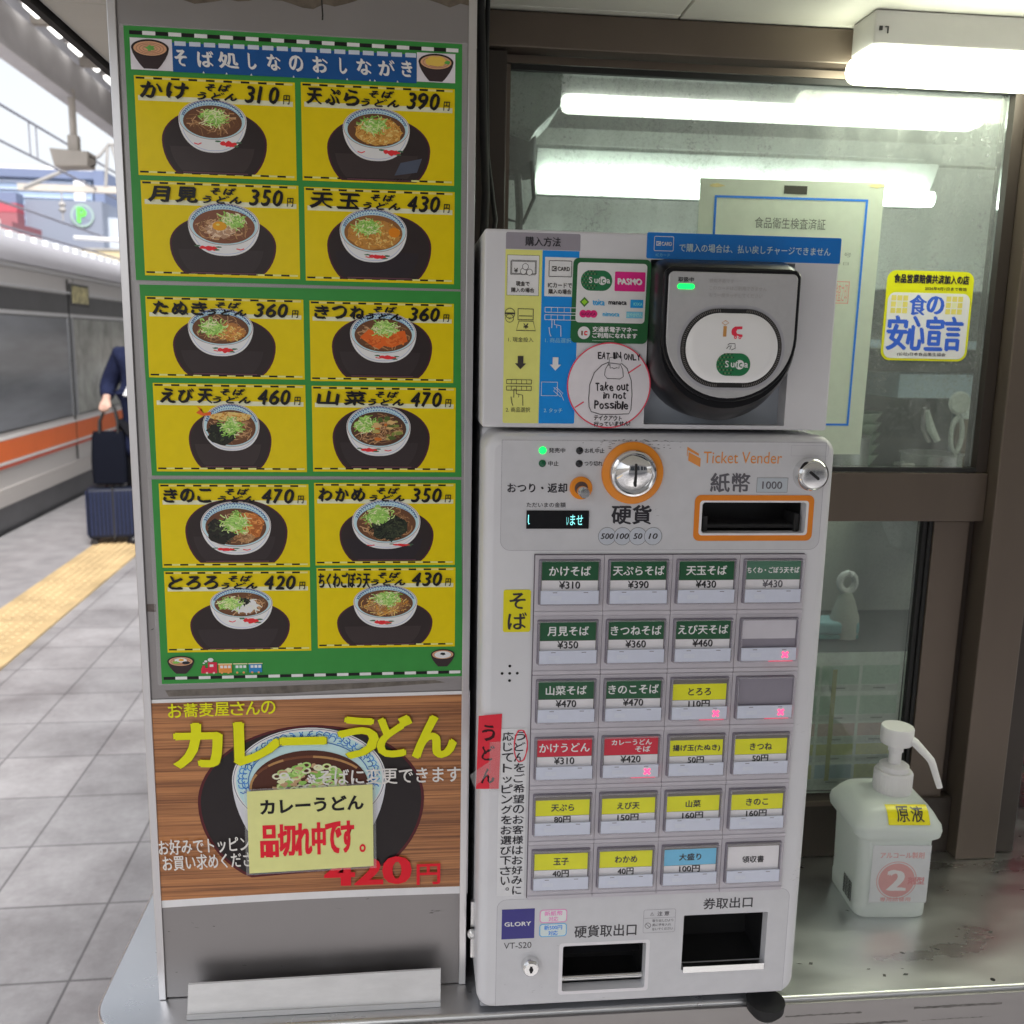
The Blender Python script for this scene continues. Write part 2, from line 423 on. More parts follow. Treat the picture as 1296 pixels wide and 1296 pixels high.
for a, c, m in ws:
    f = MB(); f.box(-3.118, a, .80, -3.108, c, 1.72, bev=.004); o = plat('window', f, m, t)
    f = MB(); f.box(-3.112, a-.06, .79, -3.098, a, 1.725); f.box(-3.112, c, .79, -3.098, c+.03, 1.725); plat('frame', f, mat('train_window_frame', (.34, .35, .37), .3, .4) if 'train_window_frame' not in bpy.data.materials else bpy.data.materials['train_window_frame'], o)
for w0 in (9.80, 12.68, 20.1):
    b = MB(); b.box(-3.1185, w0-.006, .36, -3.106, w0+.006, 2.09); plat('door_seam', b, GASKET, t)
b = MB()
for w0 in range(2, 40, 2): b.box(-3.1215, w0-.004, 1.96, -3.1185, w0+.004, 2.11)
plat('panel_joint', b, TR_DARK, t)
b = MB(); b.box(-3.128, W0, .555, -3.108, W1, .725); plat('orange_stripe', b, TR_ORANGE, t)
b = MB(); b.box(-3.128, W0, .727, -3.106, W1, .750); b.box(-3.128, W0, .530, -3.106, W1, .553); plat('white_stripe', b, TR_WHITE, t)
b = MB(); b.box(-3.128, W0, .502, -3.107, W1, .526); plat('thin_red_stripe', b, mat('red_stripe_paint', (.55, .08, .04), .4), t)
b = MB(); b.box(-3.129, W0, .20, -3.109, W1, .34); b.box(-3.129, W0, -.3, -3.112, W1, .196, 1); plat('lower_panel', b, [TR_LOW, TR_DARK], t)
b = MB(); b.box(-3.12, 9.86, 1.85, -3.10, 10.42, 2.06, bev=.006); o = plat('destination_sign', b, mat('sign_bezel', (.05, .05, .05), .4), t)
b = MB(); b.box(-3.101, 9.90, 1.875, -3.096, 10.38, 2.035); plat('display', b, mat('sign_amber_face', (.52, .47, .24), .4, 0, .6, 14), o)

# ------------------------------------------------------------------ overhead line
WIRE = mat('overhead_wire', (.20, .20, .24), .5)
t = thing('catenary', 'overhead contact and carrier wires with droppers above the track', 'wires', (0, 0, 0), PLAT)
for u, z0, r, m in ((-4.6, 4.22, .016, 'carrier_wire'), (-4.6, 3.80, .014, 'contact_wire'), (-5.4, 3.36, .017, 'feeder_wire'), (-5.2, 2.98, .016, 'return_wire')):
    b = MB(); b.tube([(u, w0, z0) for w0 in range(2, 60, 2)], r, 6); plat(m, b, WIRE, t)
for w0 in (9, 13.4, 18, 23):
    b = MB(); b.tube([(-4.6, w0, 4.22), (-4.6, w0, 3.80)], .009, 6); b.tube([(-4.6, w0+.25, 4.22), (-4.6, w0+.25, 3.80)], .009, 6); plat('dropper', b, WIRE, t)
t = thing('catenary_mast', 'steel mast arm with insulators and diagonal stay beyond the train', 'mast')
b = MB(); b.box(-6.1, 16, 3.74, -1.5, 16.1, 3.84); plat('cross_arm', b, BEIGE_PAINT, t)
b = MB(); b.tube([(-6.0, 16, 3.78), (-4.86, 16, 4.28), (-4.7, 16, 4.46), (-4.2, 16, 4.46)], .03, 8); b.tube([(-4.72, 16, 4.45), (-4.78, 16, 3.84)], .025, 8); b.tube([(-4.66, 16, 4.45), (-4.5, 16, 3.84)], .025, 8); plat('stay', b, CONCRETE, t)
b = MB(); b.tube([(-1.7, 16.05, -1.1), (-1.7, 16.05, 6)], .12, 12); plat('mast_post', b, CONCRETE, t, smooth=40)
for x in (-5.45,):
    b = MB(); b.tube([(x, 16, 3.74), (x, 16, 3.3)], .012, 8); b.lathe((x, 16, 3.42), [(.03, 0), (.06, .04), (.03, .08), (.06, .12), (.03, .16)], 'Z', 12); plat('insulator', b, CONCRETE, t, smooth=30)
b = MB(); b.tube([(-5.3, 16, 3.05), (-3.9, 16, 3.0)], .035, 8)
for k in range(6): b.lathe((-4.25+k*.07, 16, 3.02), [(.03, -.02), (.09, 0), (.03, .02)], 'Z', 10)
plat('steady_arm', b, mat('pale_steady_arm', (.62, .62, .62), .4), t, smooth=30)

# ------------------------------------------------------------------ unseen block added behind the camera to shade the front and darken reflections
t = thing('reflection_block', 'unseen grey block added behind the camera for shade and reflections', 'building', (0, -5, 0))
b = MB(); b.box(-.6, -8, .003, 9, -5, 2.75); b.build('wall', mat('reflection_block_wall', (.52, .51, .50), .6), t)
b = MB(); b.box(-.9, -8.3, 2.752, 9.3, -4.8, 2.9); b.build('roof', DARK_STEEL, t)
for k in range(5):
    b = MB(); b.box(-.2+k*1.8, -4.998, .9, 1.2+k*1.8, -4.97, 2.4); o = b.build('window', mat('reflection_block_glass', (.05, .06, .07), .1) if k == 0 else bpy.data.materials['reflection_block_glass'], t)
    b = MB(); b.box(-.26+k*1.8, -4.999, .84, -.2+k*1.8, -4.95, 2.46); b.box(1.2+k*1.8, -4.999, .84, 1.26+k*1.8, -4.95, 2.46); b.build('frame', GREY_PAINT, o)

# ------------------------------------------------------------------ buildings beyond the track
BLUE_CLAD = mat('pale_blue_cladding', (.30, .39, .54), .5, 0, .05, 1)
BLUE_DK = mat('slate_blue_trim', (.16, .20, .32), .5)
GREYBLUE = mat('grey_blue_wall', (.22, .25, .32), .6)
REDW = mat('dull_red_panel', (.30, .11, .13), .6)
WHITEP = mat('white_panel', (.78, .79, .82), .5)
t = thing('blue_building', 'pale blue clad building beyond the train under the canopy edge', 'building')
b = MB(); b.box(-60, 60, -1, -18.7, 80, 10.9); plat('wall', b, BLUE_CLAD, t)
b = MB()
for k in range(14): b.box(-60, 59.9, 4.6+k*.42, -18.8, 60, 4.65+k*.42)
plat('cladding_joints', b, mat('cladding_joint', (.62, .70, .84), .5), t)
b = MB(); b.box(-60, 59.7, 10.3, -18.5, 80, 10.75); plat('parapet', b, BLUE_DK, t)
b = MB(); b.box(-60, 59.7, 10.76, -18.5, 80, 10.95); plat('coping', b, WHITEP, t)
b = MB(); b.box(-19.6, 59.6, 7, -19.0, 60, 10.2); plat('downpipe', b, WHITEP, t)
b = MB(); b.box(-18.48, 59.6, 6, -17.9, 62, 10.8); plat('corner_pier', b, BLUE_DK, t)
t = thing('parking_building', 'grey parking building with a round green P sign', 'building')
b = MB(); b.box(-21.4, 57, -1, -17.3, 75, 8.75); plat('wall', b, GREYBLUE, t)
b = MB(); b.box(-17.3, 58, -1, -12, 75, 8.0); plat('side_wing', b, mat('pale_side_wing', (.50, .55, .62), .6), t)
o = Ink(56.9); o.fill(ell(-18.35, 7.95, .62), (.36, .50, .45)); o.fill(ell(-18.35, 7.95, .53), (.26, .31, .40))
plat('round_sign', o, INK_PAPER, t, inkc=True); sg = [x for x in WORLD if x.name.startswith('round_sign')][-1]
o = Ink(56.86); o.text('P', -18.58, 7.58, -18.15, 8.35, (.18, .86, .12), nib=.12); o.done('sign_letter', INK_PAPER, sg, False)
t = thing('red_sign_tower', 'dark red and navy sign panel beside the grey parking building', 'sign')
b = MB(); b.box(-22.5, 56, -1, -21.45, 57, 7.9); plat('lower_panel', b, REDW, t)
b = MB(); b.box(-22.5, 56, 8.4, -21.45, 57, 8.95); plat('navy_panel', b, BLUE_DK, t)
b = MB(); b.box(-22.5, 55.98, 7.91, -21.45, 57, 8.39); plat('red_panel', b, mat('bright_red_panel', (.42, .08, .11), .6), t)
t = thing('red_low_building', 'low dull red building with a white pillar behind the train', 'building')
b = MB(); b.box(-40, 52, -1, -20.2, 55.9, 7.0); plat('wall', b, REDW, t)
b = MB(); b.box(-21.0, 51.8, 3, -20.75, 52, 7.1); plat('pillar', b, WHITEP, t)
t = thing('beige_wall', 'sand coloured low wall showing above the train roof', 'wall')
b = MB(); b.box(-19, 45, -1, -9, 45.3, 5.15); plat('wall', b, mat('sand_wall', (.56, .47, .30), .7), t)
b = MB(); b.box(-19.1, 44.95, 5.16, -9, 45.35, 5.26); plat('coping', b, CONCRETE, t)
t = thing('far_parapet', 'far platform parapet topped with a row of white blocks', 'parapet', (0, 0, 0), PLAT)
b = MB(); b.box(-9.3, 15, -1.1, -9.0, 60, 3.70); plat('wall', b, mat('pale_parapet', (.60, .60, .64), .6), t)
for k in range(16):
    w0 = 22.2+k*.80; b = MB(); b.box(-9.2, w0, 3.705, -9.0, w0+.48, 3.93, bev=.03); plat('white_block', b, WHITEP, t)

# ================================================================== KIOSK
b = MB()
for x0, x1, y0, y1 in ((-.385, .275, -1.3, 1.034), (-.385, .2755, 1.036, 1.10), (.277, 3.2, -1.3, 1.10), (-.385, -.26, 1.102, 4)):  # overhang lengthened out of view to shade the machine front
    b.box(x0, y0, 1.935, x1, y1, 1.955, bev=.001, seg=1)
b.box(-.385, -1.3, 1.957, 3.2, 1.11, 2.0, 1); b.box(-.396, -1.32, 1.928, -.387, 4, 1.955, 1); b.box(-.405, -1.34, 1.93, 3.2, -1.322, 2.02, 1)
tag(b.build('kiosk_ceiling', [CREAM, BLACK_MATT]), kind='structure')
t = thing('kiosk_wall', 'plain steel kiosk wall below the counter and behind the menu board', 'wall', (0, 1.1, 0))
b = MB(); b.box(-.25, 1.105, .9, .05, 4, 1.93); b.box(-.25, 1.0, 0, 3.2, 1.06, .90); b.build('steel_cladding', STEEL_DK, t)
b = MB(); b.box(-.405, -1.3, 2.021, 3.2, 4, 2.3); b.build('roof_upstand', GREY_PAINT, t)

# counter with a rounded outer corner
t = thing('counter', 'stainless steel counter shelf with a rounded corner below menu board and ticket machine', 'counter', (0, .95, .94))
ol = [(3.2, .812), (3.2, 1.7), (.742, 1.7), (.742, 1.115), (-.3045, 1.115)]
ol += [(-.3045+.05*(1-math.cos(R_(a))), .862-.05*math.sin(R_(a))) for a in range(0, 91, 9)]
def slab(ol, z0, z1, r=.004):
    m = MB(); lp = [[(x, y, z0) for x, y in ol]]
    cc = ol if sum(ol[i-1][0]*ol[i][1]-ol[i][0]*ol[i-1][1] for i in range(len(ol))) > 0 else ol[::-1]
    lp = [[(x, y, z0) for x, y in cc]]
    for k in range(4):
        a = math.pi/2*k/3; lp.append([(x, y, z1-r+r*math.sin(a)) for x, y in inset(cc, r*(1-math.cos(a)))])
    m.loft(lp); return m
slab(ol, .918, .958).build('worktop', COUNTER, t, smooth=35)
b = MB()
for p in ((.597, .823, .0025), ):
    b.lathe((p[0], p[1], .9578), [(p[2], 0), (p[2], .0006)], 'Z', 14)
b.build('bolt_hole', BLACK_MATT, t)
b = MB(); b.box(-.25, .8088, .912, 3.2, .8117, .9535, bev=.0006); b.build('fascia', mat('fascia_steel', (.36, .345, .34), .48, 1, .12, 8, stretch=(.3, 1, 1)), t)
b = MB(); random.seed(3)
for k in range(16):
    x, y = random.choice([(.42, .86), (.5, .84), (.62, .87), (.66, .9), (.45, .95), (.55, .87)]); x += random.gauss(0, .03); y += random.gauss(0, .008)
    a = random.gauss(0, .6); l = random.uniform(.001, .004); ww = random.uniform(.0004, .0011)
    dx, dy = l*math.cos(a), l*math.sin(a); z = .9583+k*1e-6
    b.add([(x-dx, y-dy, z), (x+.3*dx, y-dy-ww, z), (x+dx, y+dy, z), (x-.2*dx, y+dy+ww, z)], [(0, 1, 2, 3)])
b.build('scuff_mark', mat('dark_scuffs', (.12, .12, .12), .7), t)
random.seed(21)
RESID = ink('fascia_residue', .9, bumps=(300, .8, .001), var=.5)
for x0, x1, z0, z1 in ((.40, .50, .9258, .9284), (.505, .60, .9402, .9428), (.515, .592, .9268, .9274), (.37, .45, .9392, .9408)):
    k = Ink(.8088, base=.0001); n = 24
    k.fill([(x0+(x1-x0)*i/n, z0+random.uniform(-.0004, .0004)) for i in range(n+1)]+[(x1-(x1-x0)*i/n, z1+random.uniform(-.0007, .0003)) for i in range(n+1)], random.choice([(.20, .18, .17), (.25, .235, .225), (.16, .145, .14)]))
    k.done('tape_residue', RESID, t)
b = MB(); b.box(-.26, .98, .30, 3.2, 1.0, .915); b.box(-.20, .90, .80, -.16, 1.0, .916); b.box(1.2, .90, .80, 1.24, 1.0, .916); b.build('support_panel', STEEL_DK, t)

# ------------------------------------------------------------------ sash window
def glass_mat(name, dirt, tint):
    m = bpy.data.materials.new(name); m.use_nodes = True; n = m.node_tree; n.nodes.clear()
    out = n.nodes.new('ShaderNodeOutputMaterial'); tr = n.nodes.new('ShaderNodeBsdfTransparent'); gl = n.nodes.new('ShaderNodeBsdfGlossy')
    df = n.nodes.new('ShaderNodeBsdfDiffuse'); fr = n.nodes.new('ShaderNodeFresnel'); fr.inputs[0].default_value = 1.5
    tr.inputs[0].default_value = (*tint, 1); gl.inputs['Roughness'].default_value = .015; df.inputs[0].default_value = (.55, .58, .56, 1)
    m1 = n.nodes.new('ShaderNodeMixShader'); m2 = n.nodes.new('ShaderNodeMixShader')
    mul = n.nodes.new('ShaderNodeMath'); mul.operation = 'MULTIPLY'; mul.inputs[1].default_value = 1.0; n.links.new(fr.outputs[0], mul.inputs[0])
    f1 = noise_fac(n, 260, 3, .7); f2 = noise_fac(n, 6, 4, .6, stretch=(3, 1, .7))
    r1 = ramp(n, f1, [(.50, (.42,)*3), (.78, (1,)*3)]); r2 = ramp(n, f2, [(.35, (.3,)*3), (.7, (1,)*3)])
    mm = n.nodes.new('ShaderNodeMath'); mm.operation = 'MULTIPLY'; n.links.new(r1, mm.inputs[0]); n.links.new(r2, mm.inputs[1])
    m3 = n.nodes.new('ShaderNodeMath'); m3.operation = 'MULTIPLY'; m3.inputs[1].default_value = dirt; n.links.new(mm.outputs[0], m3.inputs[0])
    n.links.new(mul.outputs[0], m1.inputs[0]); n.links.new(tr.outputs[0], m1.inputs[1]); n.links.new(gl.outputs[0], m1.inputs[2])
    n.links.new(m3.outputs[0], m2.inputs[0]); n.links.new(m1.outputs[0], m2.inputs[1]); n.links.new(df.outputs[0], m2.inputs[2])
    n.links.new(m2.outputs[0], out.inputs[0]); return m
GLASS = glass_mat('dusty_window_glass', .62, (.92, .97, .94))
GLASS_LOW = glass_mat('lower_window_glass', .30, (.92, .96, .93))
t = thing('sash_window', 'bronze aluminium kiosk window with dusty glass behind the ticket machine', 'window', (.4, 1.08, .958))
b = MB(); b.box(.0545, 1.045, 1.8985, .765, 1.10, 1.9335, bev=.0015); b.build('head_rail', BRONZE, t)
b = MB(); b.box(.05, 1.05, .958, .0965, 1.10, 1.897, bev=.0015); b.build('jamb', BRONZE_DK, t)
b = MB(); b.box(.6875, 1.046, .9585, .7415, 1.115, 1.897, bev=.0015); b.box(.7435, 1.06, .9585, .775, 1.115, 1.897, bev=.0015, mi=1); b.build('post', [BRONZE, BRONZE_DK], t)
f = MB(); f.box(.0975, 1.066, 1.889, .686, 1.094, 1.897); f.box(.0975, 1.064, 1.395, .6865, 1.098, 1.4535, bev=.001); f.box(.0975, 1.068, 1.4545, .102, 1.094, 1.888); f.box(.6725, 1.068, 1.4545, .686, 1.094, 1.888, 1)
o = f.build('upper_sash', [BRONZE, BRONZE_DK], t)
b = MB(); b.box(.1025, 1.0785, 1.460, .672, 1.0825, 1.8885); b.build('glass_pane', GLASS, o)
b = MB(); b.box(.1025, 1.067, 1.4545, .672, 1.074, 1.4595); b.box(.1025, 1.067, 1.8825, .672, 1.074, 1.8885); b.build('gasket', GASKET, o)
f = MB(); f.box(.6285, 1.070, 1.0, .6735, 1.10, 1.394, bev=.001); f.box(.0975, 1.066, .9585, .6865, 1.10, 1.034, 1); f.box(.0975, 1.062, 1.030, .628, 1.0655, 1.036); f.box(.6745, 1.082, 1.035, .6865, 1.10, 1.394, 1)
o = f.build('lower_sash', [BRONZE, BRONZE_DK], t)
b = MB(); b.box(.0985, 1.0835, 1.037, .6175, 1.0875, 1.393); b.build('glass_pane', GLASS_LOW, o)
b = MB(); b.box(.6178, 1.076, 1.037, .6228, 1.09, 1.393); b.box(.6236, 1.073, 1.037, .628, 1.09, 1.393); b.build('gasket', GASKET, o)

# ------------------------------------------------------------------ inside the kiosk
K_STEEL = mat('kitchen_steel', (.74, .77, .75), .45, .2, .14, 3, rvar=.08)
K_GREY = mat('kitchen_grey_wall', (.60, .63, .61), .6, 0, .12, 3)
K_DARK = mat('kitchen_dark', (.05, .05, .05), .6, 0, .3, 4)
b = MB(); b.box(.05, 2.6, 0, 3.2, 2.65, 2.2); b.box(3.2, 1.12, 0, 3.25, 2.65, 2.2); b.box(.02, 1.12, 0, .049, 2.65, 2.2); b.box(.05, 1.1, 2.16, 3.2, 2.65, 2.2)
tag(b.build('kitchen_wall', K_GREY), 'grey kitchen wall seen through the kiosk window', 'wall')
b = MB(); b.box(.05, 1.10, -.01, 3.2, 2.6, .004); tag(b.build('kitchen_floor', K_DARK), kind='structure')
GLOW = emit('kitchen_tube_glow', (.92, 1, .92), 6)
t = thing('kitchen_lamp', 'bright tube lamp glowing behind the window under the extractor hood', 'lamp', (.54, 1.6, 1.85))
b = MB(); b.box(.200, 1.655, 1.842, .889, 1.675, 1.925, bev=.004); b.build('housing', K_STEEL, t)
b = MB(); b.loft([[(.200, 1.654, 1.842), (.200, 1.650, 1.842), (.200, 1.610, 1.908), (.200, 1.654, 1.912)], [(.889, 1.654, 1.842), (.889, 1.650, 1.842), (.889, 1.610, 1.908), (.889, 1.654, 1.912)]]); b.build('reflector', mat('lamp_reflector_white', (.55, .57, .54), .5), t)
b = MB(); b.tube([(.204, 1.617, 1.852), (.885, 1.617, 1.852)], .0125, 16); b.build('tube', GLOW, t, smooth=40)
t = thing('hood_glow_strip', 'added dimmer glowing strip at the top of the extractor hood behind the glass', 'lamp', (.7, 1.9, 2.06))  # glowing strip added for the pale upper band and to brighten the hood
b = MB(); b.box(.24, 1.70, 2.042, 1.05, 1.79, 2.07, bev=.004); b.build('housing', K_STEEL, t)
b = MB(); b.box(.258, 1.72, 1.997, 1.032, 1.775, 2.040, bev=.012); b.build('diffuser', emit('hood_strip_glow', (.97, 1, .90), 1.4), t, smooth=40)
t = thing('extractor_hood', 'stainless extractor hood with a dark seam behind the window glass', 'hood', (.8, 2.0, 1.6))
b = MB(); b.box(.10, 1.99, 1.98, 1.9, 2.02, 2.158); b.box(.10, 1.97, 1.72, 1.9, 2.0, 1.972, bev=.003); b.build('hood_panel', K_STEEL, t)
t = thing('exhaust_fan', 'grey fan housing with a dark motor and dangling cords in the window corner', 'fan', (.15, 1.35, 1.9))
b = MB(); b.prism([(.095, 1.895), (.16, 1.875), (.195, 1.91), (.198, 1.958), (.095, 1.958)], 1.33, 1.47, bev=.003); b.build('housing', mat('fan_grey', (.5, .53, .5), .5), t)
b = MB(); b.lathe((.146, 1.42, 1.83), [(.022, 0), (.028, .02), (.028, .06), (.02, .078)], 'Z', 20); b.build('motor', K_DARK, t, smooth=40)
b = MB(); b.tube([(.146, 1.4, 1.832), (.150, 1.40, 1.78), (.148, 1.40, 1.70), (.150, 1.4, 1.5)], .0055, 8); b.tube([(.165, 1.4, 1.85), (.17, 1.4, 1.80), (.155, 1.4, 1.765), (.13, 1.4, 1.77), (.10, 1.4, 1.785)], .003, 6); b.build('cord', K_DARK, t, smooth=40)
b = MB(); b.box(.10, 1.40, 1.77, .134, 1.46, 1.81, bev=.003); b.build('junction_box', mat('junction_grey', (.5, .52, .5), .5), t)
t = thing('kitchen_shelf', 'blue grey kitchen shelf with dark underside seen behind the yellow sticker', 'shelf', (1.1, 1.9, 1.5))
b = MB(); b.box(.72, 1.80, 1.60, 1.5, 2.1, 1.615); b.build('top_board', mat('shelf_blue_grey', (.34, .42, .50), .4), t)
b = MB(); b.box(.98, 1.85, 1.50, 1.5, 2.1, 1.548); b.build('lower_board', bpy.data.materials['shelf_blue_grey'], t)
b = MB(); b.box(.70, 2.02, 1.10, 1.55, 2.10, 1.598); b.build('back_board', K_DARK, t)
b = MB(); b.box(.84, 1.82, 1.24, .855, 1.84, 1.598); b.box(1.36, 1.82, 1.1, 1.375, 1.84, 1.598); b.build('upright', K_STEEL, t)
LADLE = mat('utensil_enamel', (.46, .48, .45), .4)
t = thing('hanging_skimmer', 'pale round skimmer hanging behind the glass below the yellow sticker', 'skimmer', (1.024, 1.7, 1.50))
b = MB(); b.lathe((1.022, 1.70, 1.500), [(.018, 0), (.022, .003), (.018, .007)], 'Y', 24); b.build('disc', LADLE, t, smooth=40)
b = MB(); b.tube([(1.024+.011*math.cos(a), 1.70, 1.440+.033*math.sin(a)) for a in [R_(20*k) for k in range(19)]], .0045, 8); b.tube([(1.023, 1.70, 1.48), (1.023, 1.70, 1.472)], .004, 8); b.tube([(1.024, 1.70, 1.408), (1.027, 1.70, 1.35)], .004, 8); b.build('handle', LADLE, t, smooth=40)
t = thing('kitchen_tongs', 'short cream tongs hanging aslant beside the round skimmer behind the glass', 'tongs', (.97, 1.7, 1.45))
b = MB(); b.tube([(.960, 1.70, 1.485), (.972, 1.70, 1.450), (.982, 1.69, 1.428)], [.005, .008, .006], 8); b.build('arm', LADLE, t, smooth=40); b = MB(); b.tube([(.956, 1.70, 1.49), (.962, 1.71, 1.45), (.971, 1.70, 1.425)], [.004, .005, .004], 8); b.build('arm', STEEL_DK, t, smooth=40)
t = thing('bowl_stack', 'stack of pale green bowls on the kitchen worktop behind the certificate edge', 'bowls', (.93, 1.95, 1.34))
b = MB()
for k in range(5): b.lathe((.93, 1.95, 1.34+k*.022), [(.03, 0), (.045, .008), (.062, .034), (.064, .036), (.060, .034), (.04, .012)], 'Z', 24, cap1=False)
b.build('bowl', mat('celadon_bowl', (.34, .42, .33), .35), t, smooth=40)
for x, y, h, r, c, nm, lb, ct in ((1.10, 1.80, .15, .020, (.10, .06, .03), 'soy_sauce_bottle', 'dark brown bottle with a narrow neck on the kitchen worktop', 'bottle'), (1.15, 1.86, .12, .032, (.30, .26, .12), 'spice_tin', 'mustard coloured round tin on the kitchen worktop', 'tin'), (1.20, 1.95, .17, .036, (.16, .22, .30), 'tea_canister', 'tall slate blue canister on the kitchen worktop by the dark post', 'canister')):
    t = thing(nm, lb, ct, (x, y, 1.34)); m_ = mat(nm+'_body', c, .35)
    b = MB(); b.lathe((x, y, 1.34), [(r*.95, 0), (r, .004), (r, h*.7), (r*(.45 if 'bottle' in nm else .98), h*.82)], 'Z', 24); b.build('body', m_, t, smooth=40)
    b = MB(); b.lathe((x, y, 1.34+h*.82), [(r*(.5 if 'bottle' in nm else 1.03), 0), (r*(.5 if 'bottle' in nm else 1.03), h*.16), (r*.3, h*.18)], 'Z', 20); b.build('cap', K_STEEL, t, smooth=40)
t = thing('paper_carton', 'brown paper carton with an open flap on the back of the kitchen worktop', 'carton', (1.02, 2.2, 1.34))
b = MB(); b.box(.98, 2.15, 1.34, 1.18, 2.35, 1.47, bev=.002); b.build('box', mat('carton_brown', (.26, .19, .11), .8), t)
b = MB(); b.add([(.98, 2.15, 1.471), (1.18, 2.15, 1.471), (1.18, 2.09, 1.52), (.98, 2.09, 1.52)], [(0, 1, 2, 3)]); b.build('flap', bpy.data.materials['carton_brown'], t)
t = thing('roof_duct', 'grey slanted duct crossing the kitchen behind the glass', 'duct', (1.1, 2.3, 1.9))
b = MB(); b.tube([(.72, 2.3, 1.62), (1.25, 2.3, 1.86), (1.9, 2.3, 1.90)], .05, 16); b.build('pipe', mat('duct_grey', (.22, .23, .22), .5), t, smooth=40)
b = MB(); b.tube([(1.18, 2.3, 1.828), (1.21, 2.3, 1.842)], .056, 16); b.build('joint', STEEL_DK, t, smooth=40)
STEEL_POT = mat('pot_steel', (.5, .5, .48), .3, .9, .1, 8)
for x, y, r, h, z, lb in ((.80, 1.75, .07, .09, 1.34, 'small steel pot on the kitchen worktop behind the certificate edge'), (.99, 1.72, .055, .06, 1.34, 'low steel pot on the kitchen worktop beside the ladles')):
    t = thing('cooking_pot', lb, 'pot', (x, y, z), 0, 'pots on the kitchen worktop')
    b = MB(); b.lathe((x, y, z), [(r*.9, 0), (r, .01), (r, h), (r+.004, h+.003), (r-.004, h+.003), (r-.004, .01)], 'Z', 28, cap1=False); b.build('pan', STEEL_POT, t, smooth=40)
    b = MB(); b.tube([(x-r, y, z+h*.7), (x-r-.02, y-.005, z+h*.7), (x-r-.02, y-.03, z+h*.7), (x-r+.005, y-.03, z+h*.7)], .004, 8); b.build('handle', STEEL_POT, t, smooth=40)
t = thing('kitchen_worktop', 'steel kitchen worktop behind the lower window pane', 'worktop', (1, 1.9, 1.3))
b = MB(); b.box(.55, 1.66, 1.318, 1.7, 2.55, 1.339, bev=.003); b.build('top', K_STEEL, t)
b = MB(); b.box(.56, 1.68, .9, 1.68, 2.5, 1.317); b.build('cabinet', K_GREY, t)
t = thing('noodle_crate', 'white plastic crate hanging under the worktop behind the lower pane', 'crate', (1.03, 1.62, 1.2))
b = MB(); b.loft([[(.87, 1.45, 1.245), (1.0, 1.45, 1.27), (1.0, 1.62, 1.27), (.87, 1.62, 1.245)], [(.84, 1.44, 1.31), (1.0, 1.44, 1.31), (1.0, 1.63, 1.31), (.84, 1.63, 1.31)]]); b.build('bin', WHITEP, t)
b = MB(); b.box(.835, 1.435, 1.311, 1.005, 1.635, 1.318, bev=.002); b.build('rim', mat('pale_rim', (.6, .64, .62), .5), t)
t = thing('cleaning_sponge', 'pale cyan sponge lying behind the lower window pane', 'sponge', (.74, 1.5, 1.10))
b = MB(); b.box(.66, 1.48, 1.118, .755, 1.53, 1.140, bev=.005); b.build('foam', mat('cyan_sponge', (.30, .50, .56), .8, bumps=(300, .6)), t)
b = MB(); b.box(.661, 1.481, 1.110, .754, 1.529, 1.1175, bev=.002); b.build('scourer', mat('teal_scourer', (.16, .36, .36), .9), t)
t = thing('work_bench', 'dark kitchen bench top holding the sponge behind the lower pane', 'bench', (.9, 1.6, 1.1))
b = MB(); b.box(.4, 1.25, 1.09, 1.5, 1.66, 1.109, bev=.002); b.build('top', mat('dark_bench', (.10, .105, .11), .35, .2, .2, 10), t)
b = MB(); b.box(.45, 1.30, .2, 1.45, 1.64, 1.089); b.build('cabinet', K_DARK, t)
t = thing('dish_brush', 'white ring handled brush standing on the dark bench behind the lower pane', 'brush', (.735, 1.5, 1.11))
b = MB(); b.tube([(.735+.014*math.cos(a), 1.5, 1.205+.016*math.sin(a)) for a in [R_(30*k) for k in range(13)]], .006, 8); b.build('handle', WHITEP, t, smooth=40)
b = MB(); b.lathe((.735, 1.5, 1.11), [(.024, 0), (.024, .035), (.014, .066), (.008, .078)], 'Z', 18); b.build('bristles', mat('brush_grey', (.5, .52, .5), .8), t, smooth=40)

# button chart seen through the lower pane
t = thing('button_chart', 'pale chart with green pink and yellow rows behind the lower window pane', 'paper', (.51, 1.09, 1.03))
k = Ink(1.0905); k.rect(.40, 1.0375, .6172, 1.2225, (.80, .86, .78))
rows = [(1.175, 1.205, (.60, .76, .62)), (1.135, 1.165, (.58, .74, .60)), (1.106, 1.128, (.76, .55, .50)), (1.080, 1.100, (.76, .76, .34)), (1.048, 1.072, (.76, .76, .34))]
for z0, z1, c in rows:
    for i in range(4):
        x0 = .405+i*.053; cc = c if not (z0 < 1.05 and i == 2) else (.5, .64, .72)
        k.rect(x0, z0+.005, x0+.049, z1, cc); k.rect(x0, z0-.004, x0+.049, z0+.004, (.70, .74, .68)); k.rect(x0+.016, z0-.001, x0+.032, z0+.001, (.4, .42, .38))
k.rect(.525, 1.05, .531, 1.20, (.58, .56, .22))
k.done('printed_rows', INK_THIN, t)

